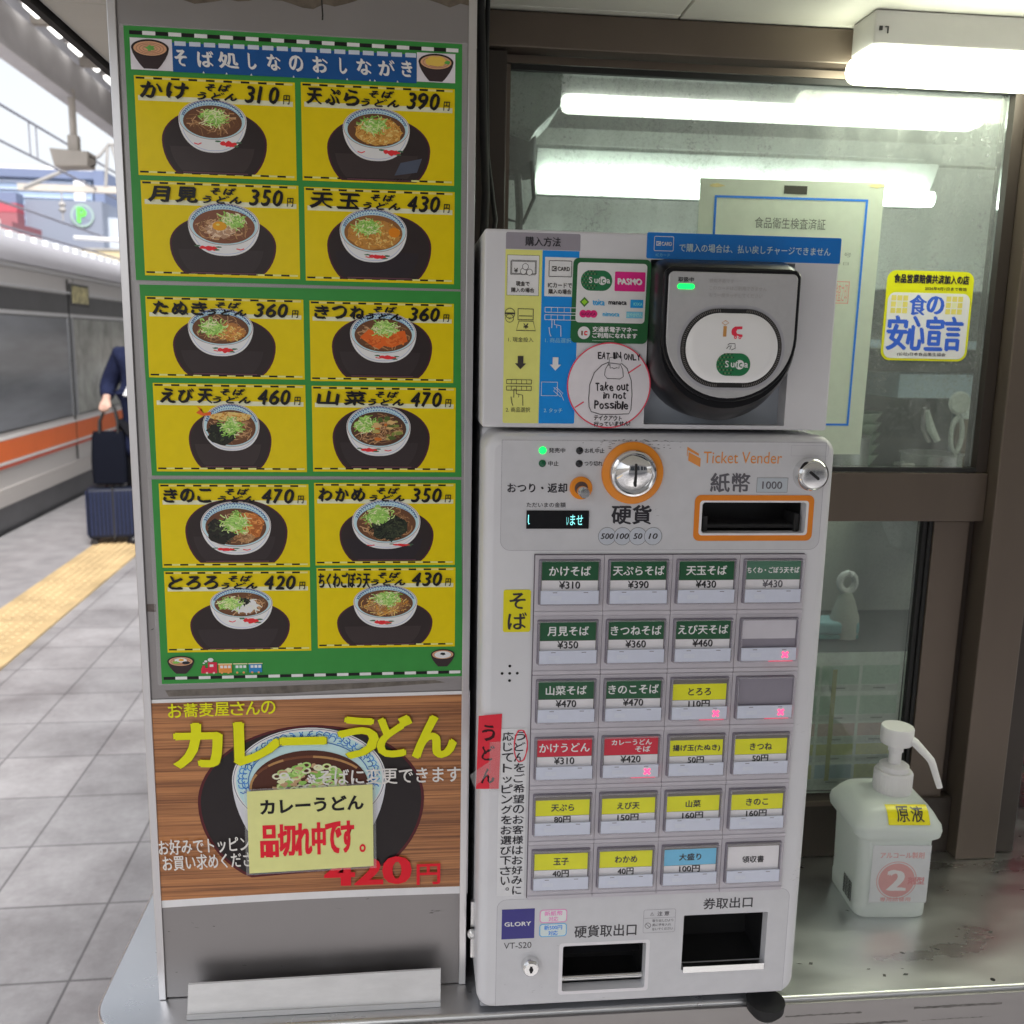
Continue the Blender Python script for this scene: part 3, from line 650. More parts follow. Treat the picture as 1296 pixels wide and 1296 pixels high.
# lamp outside, above the glass
t = thing('ceiling_lamp', 'lit white batten lamp under the ceiling at the top of the window', 'lamp', (.8, 1.0, 1.93))
b = MB(); b.box(.4615, .984, 1.9015, 1.65, 1.036, 1.9345, bev=.002); b.build('housing', mat('lamp_housing_white', (.62, .61, .60), .45), t)
b = MB(); b.box(.4545, .981, 1.8735, 1.66, 1.04, 1.901, bev=.012, seg=4); b.build('diffuser', emit('lamp_diffuser_glow', (.95, 1, .78), 6.5), t, smooth=50)
b = MB(); b.box(.466, .9826, 1.9145, .469, .984, 1.9185); b.box(.4745, .9826, 1.912, .4755, .984, 1.9185); b.box(.472, .9826, 1.9177, .4745, .984, 1.9185); b.build('latch', K_DARK, t)

# maroon curtain by the serving hatch
t = thing('shop_curtain', 'maroon shop curtain edge hanging beside the bronze post', 'curtain', (1.0, 1.3, 1.3))
b = MB(); N = 40
vs = []; 
for i in range(N+1):
    x = .915+.17*i/N; y = 1.30+.012*math.sin(i*.5)+.005*math.sin(i*.17)
    vs += [(x, y, .962+.003*math.sin(i*.9)), (x, y-.004, 1.2), (x, y, 1.55)]
fs = []
for i in range(N):
    for j in range(2): a = i*3+j; fs.append((a, a+3, a+4, a+1))
b.add(vs, fs); o = b.build('cloth', mat('maroon_cloth', (.23, .02, .045), .8, 0, .15, 20, bumps=(400, .3)), t, smooth=60)
md = o.modifiers.new('thickness', 'SOLIDIFY'); md.thickness = .002
b = MB(); b.tube([(.90, 1.30, 1.555), (1.12, 1.30, 1.555)], .008, 10); b.build('rod', STEEL_DK, t, smooth=40)

# black cables between panel and window
t = thing('power_cable', 'pair of black cables hanging between the menu board and window frame', 'cable', (.07, 1.0, 1.7))
b = MB(); b.tube([(.064, 1.0, 1.94), (.0655, .99, 1.88), (.067, .97, 1.80), (.069, .955, 1.74), (.0665, .94, 1.70), (.064, .96, 1.66)], .0042, 10)
b.tube([(.0725, 1.01, 1.94), (.071, 1.0, 1.86), (.072, .985, 1.78), (.079, .96, 1.715), (.075, .95, 1.69)], .0024, 8); b.build('cable', RUBBER, t, smooth=60)

# ================================================================== MENU PANEL
t = thing('menu_board', 'tall stainless steel board on the counter carrying the menu sheets', 'panel', (-.098, .95, .958))
b = MB(); b.box(-.2475, .858, .9585, .0525, 1.06, 1.934, bev=.0012); b.build('panel_body', STEEL, t)
b = MB(); b.box(-.2475, .8555, .9585, -.2405, .8575, 1.934, bev=.0006); b.build('edge_trim', mat('bright_edge_steel', (.62, .61, .62), .3, 1, .05, 6), t)
b = MB(); b.box(.0455, .8560, .9585, .0525, .8577, 1.934, bev=.0006); b.build('edge_trim', bpy.data.materials['bright_edge_steel'], t)
k = Ink(.858); random.seed(11)
TAPE = (.20, .165, .125)
top = [(-.215, 1.933)]
zz = lambda x: 1.8735-.006*math.sin((x+.2)*22)-.004*math.sin(x*61)
pts = [(-.213+.26*i/30, zz(-.213+.26*i/30)+random.gauss(0, .0012)) for i in range(31)]
k.fill([(.047, 1.932), (-.2135, 1.932)]+pts, TAPE)
for a, c, z in ((-.15, -.02, 1.879), (-.05, .04, 1.884)):
    k.fill([(a, z), (c, z+.001), (c, z+.0024), (a, z+.0013)], (.36, .35, .34))
k.line([(-.077, 1.9), (-.0765, 1.88), (-.0755, 1.862), (-.0758, 1.858)], .0012, (.03, .03, .03))
RES = ink('rough_residue', .85, bumps=(300, .8, .001), var=.45); k.done('tape_residue', RES, t); k = Ink(.858)
k.fill([(-.228, 1.276), (.02, 1.2815), (.03, 1.279), (-.05, 1.2745), (-.12, 1.271), (-.225, 1.270)], (.21, .185, .16))
k.done('tape_residue', RES, t); k = Ink(.858); k.fill([(-.2405, 1.3585), (-.2325, 1.3585), (-.2325, 1.351), (-.2405, 1.3515)], (.16, .13, .12))
k.done('tape_residue', RES, t)
k = Ink(.858); random.seed(5)
for i in range(22):
    cx, cz, sp = random.choice([(-.22, 1.035, .012), (-.20, 1.03, .015), (.02, 1.035, .012), (-.1, 1.045, .05), (-.2, .985, .03), (.03, 1.0, .01), (-.24, 1.33, .004), (.048, 1.3, .002)])
    x, z = cx+random.gauss(0, sp), cz+random.gauss(0, .005); l = random.uniform(.001, .006); a = random.gauss(.1, .3)
    if not (-.239 < x-l and x+l < .045): continue
    k.fill([(x-l, z-l*a), (x+l*.5, z-.0004), (x+l, z+l*a), (x, z+random.uniform(.0001, .0004))], random.choice([(.10, .095, .095), (.16, .15, .15), (.05, .045, .045)]))
k.done('scuff_mark', INK_PAPER, t)

# ---------------------------------------------------------------- pictures of bowls
GRN, YEL, DKT, BLK, WHT = C(46, 118, 52), (.86, .665, 0), C(40, 33, 33), (.012, .011, .012), C(196, 196, 196)
def blob(cx, cz, rx, rz, wob=.12, n=22, rnd=None):
    rnd = rnd or random
    return [(cx+rx*(1+rnd.uniform(-wob, wob))*math.cos(2*math.pi*i/n), cz+rz*(1+rnd.uniform(-wob, wob))*math.sin(2*math.pi*i/n)) for i in range(n)]
def strands(k, cx, cz, rx, rz, n, cols, l, wd, clip=None, curl=1.2):
    for i in range(n):
        r, a = math.sqrt(random.random()), random.random()*6.283
        x, z = cx+rx*r*math.cos(a), cz+rz*r*math.sin(a); d = random.random()*6.283; pts = [(x, z)]
        for s in range(4):
            x += l/4*math.cos(d); z += l/4*math.sin(d)*.75; d += random.gauss(0, curl/2); pts.append((x, z))
        if clip and any(((px-clip[0])/clip[2])**2+((pz-clip[1])/clip[3])**2 > 1 for px, pz in pts): continue
        k.line(pts, wd*random.uniform(.7, 1.3), random.choice(cols), jit=.00005)
NEGI = [C(150, 185, 95), C(170, 200, 120), C(120, 165, 75), C(190, 212, 150), C(105, 150, 60)]
SOBA = [C(120, 85, 55), C(150, 112, 75), C(98, 66, 42), C(165, 130, 95)]
GOLD = [C(170, 120, 50), C(190, 145, 75), C(150, 100, 40), C(200, 165, 100)]
def bowl_picture(parent, T, kind):
    tx0, tx1, tz0, tz1, bx0, bx1, bz0, bz1, foot = T
    k = Ink(.857, base=.0004); cx, H, W = (tx0+tx1)/2, tz1-tz0, (tx1-tx0)/2
    def tray(s):
        p = []; cz = tz0+H*.50
        for i in range(48):
            a = 2*math.pi*i/48; c, sn = math.cos(a), math.sin(a)
            z = cz+(H*.50 if sn > 0 else H*.72)*sn*s
            p.append((cx+W*s*math.copysign(abs(c)**.92, c), max(z, tz0+(1-s)*H*.5)))
        return p
    k.fill(tray(1), C(62, 28, 38)); k.fill(tray(.965), DKT)
    k.fill([(x*.9+cx*.1-.002, z) for x, z in tray(.9) if z < tz0+H*.45], random.choice([C(46, 39, 40), C(38, 33, 37), C(50, 42, 42)]))
    q = 1
    if kind == 2: k.fill([(cx+q*W*.30, tz0+H*.10), (cx+q*W*.74, tz0+H*.16), (cx+q*W*.84, tz0+H*.38), (cx+q*W*.42, tz0+H*.30)], C(66, 72, 86))
    k.rect(cx-W*.62, tz0+H*.012, cx+W*.62, tz0+H*.03, C(82, 52, 60)); k.rect(cx-W*.64, tz0, cx+W*.64, tz0+H*.012, C(34, 22, 26))
    k.done('tray_picture', INK, parent)
    k = Ink(.857, base=.0005); rx, rz = (bx1-bx0)/2, (bz1-bz0)/2; c0, z0 = (bx0+bx1)/2, (bz0+bz1)/2
    # bowl side
    body = [(c0+rx*math.copysign(abs(math.cos(R_(180+180*i/28)))**.86, math.cos(R_(180+180*i/28))), z0+(z0-foot)*math.sin(R_(180+180*i/28))) for i in range(29)]
    k.fill(body, C(192, 192, 196)); 
    k.line([(c0+(x-c0)*.93, z0+(z-z0)*.94) for x, z in body[3:26]], .0004, C(140, 150, 180))
    side = foot < bz0-.004
    if side:
        h = bz0-foot
        fx = c0+rx*random.choice([-.45, -.3, -.1, .12, .3, .45]); fz = bz0-h*.42+(.15*h if abs(fx-c0) > .2*rx else 0)
        for dx, dz, s in ((0, 0, 1), (-.16, .05, .7), (.15, -.03, .8)): k.fill(blob(fx+dx*rx, fz+dz*h, .13*rx*s, .24*h*s, .25, 12), C(196, 40, 44))
        for dx, dz in ((-.3, .2), (.28, .12), (.22, -.15)): k.fill(blob(fx+dx*rx, fz+dz*h, .09*rx, .08*h, .3, 8), C(60, 92, 66))
        ox = c0-(fx-c0)-(.3*rx if fx == c0+rx*.05 else 0); k.line([(ox-.12*rx, fz), (ox, fz-.1*h), (ox+.1*rx, fz+.02*h)], .0009, C(186, 62, 66))
    # rim and the blue inner band
    k.fill(ell(c0, z0, rx, rz, 48), C(205, 205, 208)); k.outline(ell(c0, z0, rx*.985, rz*.98, 48), .00045, C(126, 104, 98))
    k.fill(ell(c0, z0-.01*rz, rx*.95, rz*.95, 44), C(158, 182, 214))
    for i in range(26):
        a = R_(12+156*i/25); q = .88
        px, pz = c0+rx*q*math.cos(a), z0+rz*(q+.01)*math.sin(a)
        k.line([(px+.034*rx*math.cos(v), pz+.05*rz*math.sin(v)) for v in [R_(-40+70*j) for j in range(4)]], .00075, C(34, 62, 122))
        k.line([(c0+rx*.80*math.cos(a), z0+rz*.79*math.sin(a)), (c0+rx*.77*math.cos(a+.06), z0+rz*.76*math.sin(a+.06))], .0007, C(70, 110, 165))
    sx, sz_, sr, sh = c0, z0-.10*rz, rx*.865, rz*.80
    soup = {8: C(72, 48, 36), 3: C(105, 66, 48), 4: C(120, 80, 45)}.get(kind, C(88, 58, 40))
    k.fill(ell(sx, sz_, sr, sh, 40), soup); clip = (sx, sz_, sr*.97, sh*.97)
    P = lambda u, v: (sx+u*sr, sz_+v*sh)
    if kind in (1, 3, 5, 6, 7, 8, 9, 10, 11, 12):
        strands(k, sx, sz_-.1*sh, sr*.9, sh*.85, 130, SOBA if kind != 12 else SOBA+GOLD, sr*.6, .00075, clip)
    k.h += .00005
    def negi(u, v, r, n=95):
        x, z = P(u, v); k.fill(blob(x, z, r*sr*.8, r*sh*.95, .3), C(128, 165, 82)); k.h += .000008
        strands(k, x, z, r*sr, r*sh*1.15, n, NEGI, sr*.22, .0008, clip); k.h += .00005
    def mass(u, v, ru, rv, col, cols, n=70, l=.18, wob=.2, wd=.0009):
        x, z = P(u, v); k.fill(blob(x, z, ru*sr, rv*sh, wob), col); k.h += .000008
        strands(k, x, z, ru*sr*.95, rv*sh*.95, n, cols, sr*l, wd, clip); k.h += .00005
    NORI = [C(30, 34, 28), C(44, 50, 38), C(22, 24, 22), C(58, 62, 44)]
    if kind == 1: negi(.02, .25, .42)
    elif kind == 2: mass(.08, -.1, .82, .82, C(172, 128, 62), GOLD, 190, .14, .08); negi(-.1, .3, .42)
    elif kind == 3:
        mass(-.1, -.15, .45, .5, C(150, 118, 95), [C(190, 165, 140), C(160, 125, 95)], 60); negi(.32, .38, .4)
        x, z = P(-.14, .02); k.fill(ell(x, z, .23*sr, .27*sh), C(216, 132, 28)); k.fill(ell(x-.05*sr, z+.08*sh, .06*sr, .06*sh), C(236, 175, 90))
    elif kind == 4:
        mass(0, -.1, .9, .86, C(160, 112, 55), GOLD, 190, .14, .06); negi(-.2, .3, .42)
        x, z = P(.72, .05); k.fill(ell(x, z, .2*sr, .28*sh), C(206, 112, 24))
    elif kind == 5: mass(.35, -.2, .5, .55, C(150, 100, 55), GOLD+[C(176, 110, 60)], 130, .12); negi(-.3, .1, .46)
    elif kind == 6:
        for q in ([(-.82, -.15), (-.5, .35), (.0, .2), (.1, -.55), (-.15, -.85), (-.45, -.6)], [(-.05, .15), (.75, .3), (.85, -.35), (.3, -.75), (-.1, -.6)]):
            k.fill([P(*p) for p in q], C(186, 84, 30)); k.h += .000008
            strands(k, *P(sum(p[0] for p in q)/len(q), sum(p[1] for p in q)/len(q)), sr*.3, sh*.3, 30, [C(170, 72, 26), C(200, 100, 44)], sr*.2, .001); k.h += .00005
        negi(.05, .45, .42)
    elif kind == 7:
        mass(-.35, -.35, .6, .6, C(32, 34, 28), NORI, 70); x, z = P(-.1, .62); 
        k.fill(blob(x+.1*sr, z, .85*sr, .26*sh, .10), C(196, 160, 100)); k.h += .00001
        strands(k, x+.1*sr, z, .75*sr, .22*sh, 70, GOLD, sr*.14, .0009); k.h += .00005
        tx, tz = P(-1.1, .8); k.fill([(tx, tz), (tx-.28*sr, tz+.42*sh), (tx-.08*sr, tz+.25*sh), (tx-.3*sr, tz+.02*sh), (tx-.05*sr, tz-.14*sh), (tx+.3*sr, tz-.12*sh), (tx+.3*sr, tz+.1*sh)], C(208, 84, 36)); negi(.0, .05, .42)
    elif kind == 8:
        negi(-.5, .25, .42)
        for i in range(26):
            u, v = random.uniform(-.15, .75), random.uniform(-.6, .65)
            if u*u+v*v < .8: k.fill(blob(*P(u, v), random.uniform(.06, .17)*sr, random.uniform(.06, .16)*sh, .3, 9), random.choice([C(150, 140, 80), C(170, 96, 40), C(110, 120, 58), C(180, 150, 100), C(70, 84, 40)])); k.h += .000012
    elif kind == 9:
        mass(-.45, -.2, .5, .65, C(34, 32, 28), NORI, 90); mass(.4, .1, .5, .72, C(158, 92, 44), [C(176, 104, 50), C(140, 78, 36), C(190, 130, 70)], 90, .3); mass(.3, -.6, .3, .25, C(150, 110, 70), SOBA, 40); negi(-.0, .2, .44)
    elif kind == 10: mass(.1, -.2, .55, .72, C(38, 44, 32), NORI, 110, .25); negi(-.28, .5, .48)
    elif kind == 11:
        mass(.12, -.1, .55, .55, C(208, 204, 192), [C(214, 212, 204), C(196, 190, 176)], 40, .3); mass(.1, .25, .2, .28, C(34, 38, 34), NORI, 40, .12); negi(-.45, .05, .44)
    elif kind == 12: mass(.0, -.3, .6, .5, C(150, 110, 70), SOBA+GOLD, 120, .5, wd=.0007); negi(.05, .38, .5)
    k.done('bowl_picture', INK, parent)

def menu_cell(parent, box, name, price, nx, T, kind):
    x0, z0, x1, z1 = box; Wd, Hd = x1-x0, z1-z0; X = lambda f: x0+Wd*f; Z = lambda f: z1-Hd*f
    k = Ink(.857, base=.00025)
    k.rect(x0, z0, x1, z1, YEL)
    k.rect(X(.02), Z(.245), X(.985), Z(.195), C(208, 200, 160))
    dashes(k, X(.01), Z(.022), X(.985), Z(.022), 9, .0016, BLK, C(190, 178, 110)); dashes(k, X(.01), Z(.965), X(.985), Z(.965), 9, .0014, BLK, C(196, 190, 120))
    cell = k.done('menu_cell', INK, parent)
    bowl_picture(cell, T, kind)
    k = Ink(.857, base=.0014)
    nb = .0016 if len(name) < 5 else .0011
    if len(name) < 5:
        n = len(name); w1 = (nx[1]-nx[0])/(n+(n-1)*.12); cw = w1*1.12
        for i, ch in enumerate(name):
            k.text(ch, X(nx[0]+i*cw+.006), Z(.215), X(nx[0]+i*cw+w1-.006), Z(.06), BLK, nib=nb, shear=.12, vary=.00015)
    else: k.text(name, X(nx[0]), Z(.245), X(nx[1]), Z(.055), BLK, nib=nb, shear=.1, spacing=.95)
    k.text('そば', X(.44), Z(.125), X(.60), Z(.055), BLK, nib=.0010, shear=.3, spacing=1.3)
    k.text('うどん', X(.39), Z(.215), X(.635), Z(.14), BLK, nib=.0010, shear=.3, spacing=1.2)
    px = .685
    for i, ch in enumerate(price):
        k.text(ch, X(px+i*.076), Z(.225), X(px+i*.076+(.035 if ch == '1' else .062)), Z(.06), BLK, nib=.0013, shear=.22, vary=.0001)
    k.text('円', X(.925), Z(.225), X(.968), Z(.135), BLK, nib=.0004, shear=.12)
    k.done('lettering', INK, cell)

CELLS = [((-.2290, 1.7298, -.0992, 1.8080), 'かけ', '310', (.03, .34)), ((-.0943, 1.7302, .0343, 1.8087), '天ぷら', '390', (.03, .38)),
 ((-.2277, 1.6483, -.0980, 1.7257), '月見', '350', (.04, .36)), ((-.0932, 1.6474, .0349, 1.7250), '天玉', '430', (.03, .37)),
 ((-.2284, 1.5622, -.0957, 1.6310), 'たぬき', '360', (.04, .39)), ((-.0905, 1.5612, .0350, 1.6305), 'きつね', '360', (.03, .38)),
 ((-.2257, 1.4800, -.0954, 1.5575), 'えび天', '460', (.04, .39)), ((-.0899, 1.4806, .0374, 1.5570), '山菜', '470', (.03, .38)),
 ((-.2247, 1.3925, -.0943, 1.4690), 'きのこ', '470', (.025, .35)), ((-.0893, 1.3940, .0378, 1.4702), 'わかめ', '350', (.025, .36)),
 ((-.2238, 1.3128, -.0946, 1.3892), 'とろろ', '420', (.025, .37)), ((-.0885, 1.3150, .0385, 1.3915), 'ちくわごぼう天', '430', (.015, .38))]
BOWLS = [(-.2089, -.1232, 1.7323, 1.7845, -.1948, -.1395, 1.7597, 1.7919, 1.7497), (-.0734, .0137, 1.7316, 1.7839, -.0600, -.0038, 1.7580, 1.7911, 1.7481),
 (-.2062, -.1176, 1.6506, 1.6998, -.1905, -.1311, 1.6745, 1.7095, 1.6660), (-.0746, .0150, 1.6497, 1.7054, -.0637, -.0062, 1.6722, 1.7091, 1.6642),
 (-.2072, -.1201, 1.5649, 1.6157, -.1940, -.1389, 1.5903, 1.6220, 1.5814), (-.0718, .0161, 1.5650, 1.6186, -.0559, .0021, 1.5860, 1.6217, 1.5782),
 (-.1972, -.1258, 1.4835, 1.5343, -.1848, -.1359, 1.5019, 1.5406, 1.4987), (-.0723, .0143, 1.4837, 1.5398, -.0599, -.0030, 1.5023, 1.5404, 1.4950),
 (-.2036, -.1137, 1.3969, 1.4552, -.1900, -.1282, 1.4110, 1.4532, 1.4043), (-.0674, .0181, 1.3978, 1.4473, -.0559, .0060, 1.4143, 1.4555, 1.4093),
 (-.2028, -.1135, 1.3151, 1.3614, -.1843, -.1287, 1.3451, 1.3735, 1.3344), (-.0707, .0175, 1.3174, 1.3613, -.0554, .0032, 1.3430, 1.3753, 1.3343)]
SHEETS = [([(-.2354, 1.6442), (.0407, 1.6432), (.0402, 1.8447), (-.2354, 1.8458)], (0, 4), 'top green menu sheet with the blue curtain heading and four yellow dishes'),
          ([(-.2302, 1.4762), (.0432, 1.4762), (.0409, 1.6413), (-.2328, 1.6405)], (4, 8), 'middle green menu sheet of four noodle dishes, without heading or footer'),
          ([(-.2303, 1.2826), (.0464, 1.2853), (.0430, 1.4736), (-.2307, 1.4727)], (8, 12), 'bottom green menu sheet with a small toy train drawn in its footer')]
def mini_bowl(k, x0, z0, x1, z1, kind):
    cx, rx = (x0+x1)/2, (x1-x0)/2; h = z1-z0; rz = h*.30; zc = z1-rz
    p = [(cx-rx, zc)]+[(cx-rx*(1-.62*s**1.6), zc-(h*.70)*s) for s in (.25, .5, .75, .9)]+[(cx-rx*.36, z0), (cx+rx*.36, z0)]+[(cx+rx*(1-.62*s**1.6), zc-(h*.70)*s) for s in (.9, .75, .5, .25)]+[(cx+rx, zc)]
    k.fill(p, C(46, 36, 38)); k.fill(ell(cx, zc, rx, rz), C(38, 30, 30)); k.fill(ell(cx, zc-.03*rz, rx*.88, rz*.82), C(176, 134, 104))
    for q in (.75, .58, .40): k.outline(ell(cx, zc-.05*rz, rx*q, rz*q*.9, 24), .0005, C(140, 100, 76))
    if kind == 'green': k.fill(blob(cx, zc, rx*.24, rz*.3, .4), C(88, 140, 66))
    elif kind == 'gold': k.fill(blob(cx, zc+.1*rz, rx*.62, rz*.62, .12), C(206, 158, 70)); k.fill(blob(cx+.65*rx, zc, rx*.16, rz*.22, .3), C(70, 140, 60))
    elif kind == 'egg': k.fill(blob(cx, zc+.2*rz, rx*.45, rz*.4, .1), C(226, 214, 196)); k.fill(ell(cx+.05*rx, zc+.25*rz, rx*.2, rz*.24), C(216, 140, 50)); k.fill(blob(cx-.35*rx, zc-.2*rz, rx*.25, rz*.25, .3), C(110, 160, 70)); k.fill(blob(cx+.4*rx, zc-.3*rz, rx*.3, rz*.3, .1), C(34, 36, 40))
    else: k.fill(ell(cx, zc-.05*rz, rx*.7, rz*.68), C(222, 220, 210)); k.fill(blob(cx, zc+.1*rz, rx*.22, rz*.25, .3), C(30, 34, 36))
for si, (ol, (a, c), lb) in enumerate(SHEETS):
    random.seed(20+si)
    t = thing('menu_sheet', lb, 'menu sheet', (-.098, .857, ol[0][1]), 0, 'laminated menu sheets on the steel panel')
    sheet('paper', .8572, ol, GRN, INK, t)
    g = [(x+dx, z+dz) for (x, z), (dx, dz) in zip(ol, ((-.0035, -.001), (.0045, -.001), (.0045, .0012), (-.0035, .0012)))]
    k = Ink(.8574); k.ring(g, ol, (1, 1, 1)); k.build('laminate_margin', FILM, t)
    for i in range(a, c): menu_cell(t, CELLS[i][0], CELLS[i][1], CELLS[i][2], CELLS[i][3], BOWLS[i], i+1)
    if si == 0:
        k = Ink(.857, base=.0004)
        dashes(k, -.2310, 1.8408, .0370, 1.8394, 13, .0030, BLK, C(200, 206, 200))
        k.rect(-.2308, 1.8124, -.1975, 1.8368, C(186, 182, 188)); k.rect(.0022, 1.8134, .0345, 1.8365, C(186, 182, 188))
        k.rect(-.1974, 1.8120, .0020, 1.8345, C(20, 68, 122))
        for i in range(17):
            x = -.1955+i*.01175; k.rect(x, 1.8322, x+.0090, 1.8356, C(168, 176, 196))
        for x in (-.173, -.1545, -.1345, -.100, -.080, -.056, -.037, -.003-.03, -.014): k.fill([(x-.0008, 1.8119), (x+.0008, 1.8119), (x, 1.8135)], WHT)
        hd = k.done('heading_banner', INK, t)
        k = Ink(.857, base=.0008); mini_bowl(k, -.2300, 1.8134, -.2000, 1.8360, 'green'); k.done('bowl_drawing', INK, hd); k = Ink(.857, base=.0008); mini_bowl(k, .0035, 1.8140, .0330, 1.8360, 'gold'); k.done('bowl_drawing', INK, hd)
        k = Ink(.857, base=.0012)
        for ch, p0, p1 in (('そ', 221, 235), ('ば', 249, 268), ('処', 275, 300), ('し', 312, 322), ('な', 336, 352), ('の', 364, 381), ('お', 394, 412), ('し', 428, 437), ('な', 450, 468), ('が', 478, 498), ('き', 508, 521)):
            f = lambda p: -.1972+(p-218)*.199/309
            k.text(ch, f(p0), 1.8168, f(p1), 1.8288, C(206, 206, 206), nib=.0012, shear=-.06)
        k.done('lettering', INK, hd)
    if si == 2:
        k = Ink(.857, base=.0004); dashes(k, -.2285, 1.2880, .0440, 1.2898, 13, .0028, BLK, C(196, 206, 196))
        ft = k.done('footer_band', INK, t)
        k = Ink(.857, base=.0008); mini_bowl(k, -.2245, 1.2925, -.2005, 1.3095, 'egg'); k.done('bowl_drawing', INK, ft); k = Ink(.857, base=.0008); mini_bowl(k, .0160, 1.2955, .0385, 1.3125, 'white'); k.done('bowl_drawing', INK, ft)
        k = Ink(.857, base=.0008); u = .000128; ox, oz = -.1945, 1.2915
        def tb(x0, z0, x1, z1, col): k.rect(ox+x0*u, oz+z0*u, ox+x1*u, oz+z1*u, col)
        RD, OR, GR, BL, CW = C(176, 36, 60), C(206, 120, 56), C(48, 130, 74), C(40, 110, 160), C(190, 215, 190)
        tb(0, 8, 112, 48, RD); tb(48, 48, 112, 90, RD); tb(8, 48, 28, 66, RD); tb(60, 56, 86, 74, CW)
        for x, z, r in ((20, 84, 8), (34, 98, 11), (68, 108, 20)): k.fill(ell(ox+x*u, oz+z*u, r*u, r*.75*u, 16), CW)
        for x0, col in ((122, OR), (230, GR), (336, BL)):
            tb(x0, 10, x0+92, 72, col); tb(x0-4, 72, x0+96, 80, C(200, 180, 140))
            for i in range(3): tb(x0+12+i*27, 44, x0+32+i*27, 64, CW)
            for i in range(2): k.fill(ell(ox+(x0+22+i*46)*u, oz+10*u, 8*u, 8*u, 12), C(210, 130, 80))
        for x in (40, 88): k.fill(ell(ox+x*u, oz+10*u, 8*u, 8*u, 12), C(220, 170, 160))
        k.done('train_drawing', INK, ft)

# ---------------------------------------------------------------- curry poster and the sold-out note
def wood_print():
    m, n, b = new_mat('printed_wood_grain')
    f = noise_fac(n, 9, 8, .7, stretch=(.35, 1, 9)); f2 = noise_fac(n, 60, 5, .7, stretch=(.06, 1, 9))
    c1 = ramp(n, f, [(.25, C(92, 54, 26)), (.45, C(138, 88, 48)), (.62, C(158, 106, 62)), (.8, C(108, 66, 34))]); c2 = ramp(n, f2, [(.40, (.42, .35, .28)), (.54, (1, 1, 1))])
    mx = n.nodes.new('ShaderNodeMix'); mx.data_type = 'RGBA'; mx.blend_type = 'MULTIPLY'; mx.inputs[0].default_value = 1
    n.links.new(c1, mx.inputs[6]); n.links.new(c2, mx.inputs[7]); n.links.new(mx.outputs[2], b.inputs['Base Color'])
    b.inputs['Roughness'].default_value = .42; b.inputs['Coat Weight'].default_value = .3
    return m
def warp(x, z):      # the sheet's lower edge bows up towards the right, as it hangs
    return z+.0018*math.sin((x+.25)*10.5)*(1.27-z)/.2
t = thing('curry_poster', 'wood grain curry udon poster with a white border below the menu sheets', 'poster', (-.096, .857, 1.056), 0)
k = Ink(.8572, base=.0001); N = 16
def grid(k, x0, x1, za0, za1, zb0, zb1, col):
    y = k.nxt(); vs = []
    for i in range(N+1):
        f = i/N; x = x0+(x1-x0)*f; vs += [(x, y, warp(x, za0+(za1-za0)*f)), (x, y, zb0+(zb1-zb0)*f)]
    k.add(vs, [(2*i, 2*i+2, 2*i+3, 2*i+1) for i in range(N)], col)
grid(k, -.2447, .0532, 1.0562, 1.0590, 1.2674, 1.2706, C(190, 186, 190)); k.done('paper', INK, t)
k = Ink(.8570, base=.0001); grid(k, -.2405, .0462, 1.0640, 1.0668, 1.2640, 1.2672, (1, 1, 1)); k.build('wood_print', wood_print(), t)
k = Ink(.857, base=.0003); random.seed(4)
p = []
for i in range(64):
    a = 2*math.pi*i/64; c, s = math.cos(a), math.sin(a)
    z = 1.163+(.0765 if s > 0 else .095)*s; p.append((-.0963+.1065*c, max(z, 1.0885+.006*c)))
k.fill(p, C(70, 24, 28)); k.fill([( -.0963+(x+.0963)*.975, 1.163+(z-1.163)*.97) for x, z in p], C(32, 27, 28)); k.done('tray_picture', INK, t)
k = Ink(.857, base=.0004); cx, cz, rx, rz = -.0985, 1.1850, .0720, .0520
body = [(cx-rx*(1-.5*s**2), cz-.085*s) for s in [i/10 for i in range(11)]]+[(cx+rx*(1-.5*s**2), cz-.085*s) for s in [i/10 for i in range(10, -1, -1)]]
k.fill(body, C(178, 178, 184)); k.fill(ell(cx, cz, rx, rz, 64), C(202, 204, 210)); k.outline(ell(cx, cz, rx*.985, rz*.98, 64), .0006, C(70, 70, 100))
k.fill(ell(cx, cz-.001, rx*.95, rz*.95, 64), C(160, 186, 214))
for i in range(34):
    a = R_(-12+204*i/33)
    for q, L in ((.88, .05), (.83, .04)):
        px, pz = cx+rx*q*math.cos(a), cz+rz*q*math.sin(a); k.line([(px+.045*rx*math.cos(v), pz+.06*rz*math.sin(v)) for v in [R_(j*60+i*50) for j in range(5)]], .0010, random.choice([C(46, 96, 160), C(60, 120, 180), C(38, 70, 120)]))
k.outline(ell(cx, cz-.002, rx*.80, rz*.79, 48), .0010, C(60, 100, 150))
k.fill(ell(cx, cz-.007, rx*.77, rz*.70, 48), C(66, 34, 24)); k.h += .00005
for i in range(14):
    a = random.uniform(.3, 2.9); k.line([(cx+.055*math.cos(a+j*.13), cz-.007+.030*math.sin(a+j*.13)) for j in range(5)], .0022, C(150, 112, 70) if i % 3 else C(96, 56, 36), jit=.00005)
k.h += .00005
for i in range(150):
    r, a = math.sqrt(random.random()), random.random()*6.283; x, z = cx+.034*r*math.cos(a), cz-.002+.017*r*math.sin(a)
    if random.random() < .55: k.ring(ell(x, z, .0045, .0032, 12), ell(x, z, .0024, .0016, 12), random.choice([C(196, 206, 160), C(150, 180, 104), C(176, 196, 130), C(204, 200, 180)]))
    else: k.fill(blob(x, z, .0038, .0022, .4, 8), random.choice([C(120, 160, 76), C(190, 205, 150), C(160, 130, 100)]))
k.done('bowl_picture', INK, t)
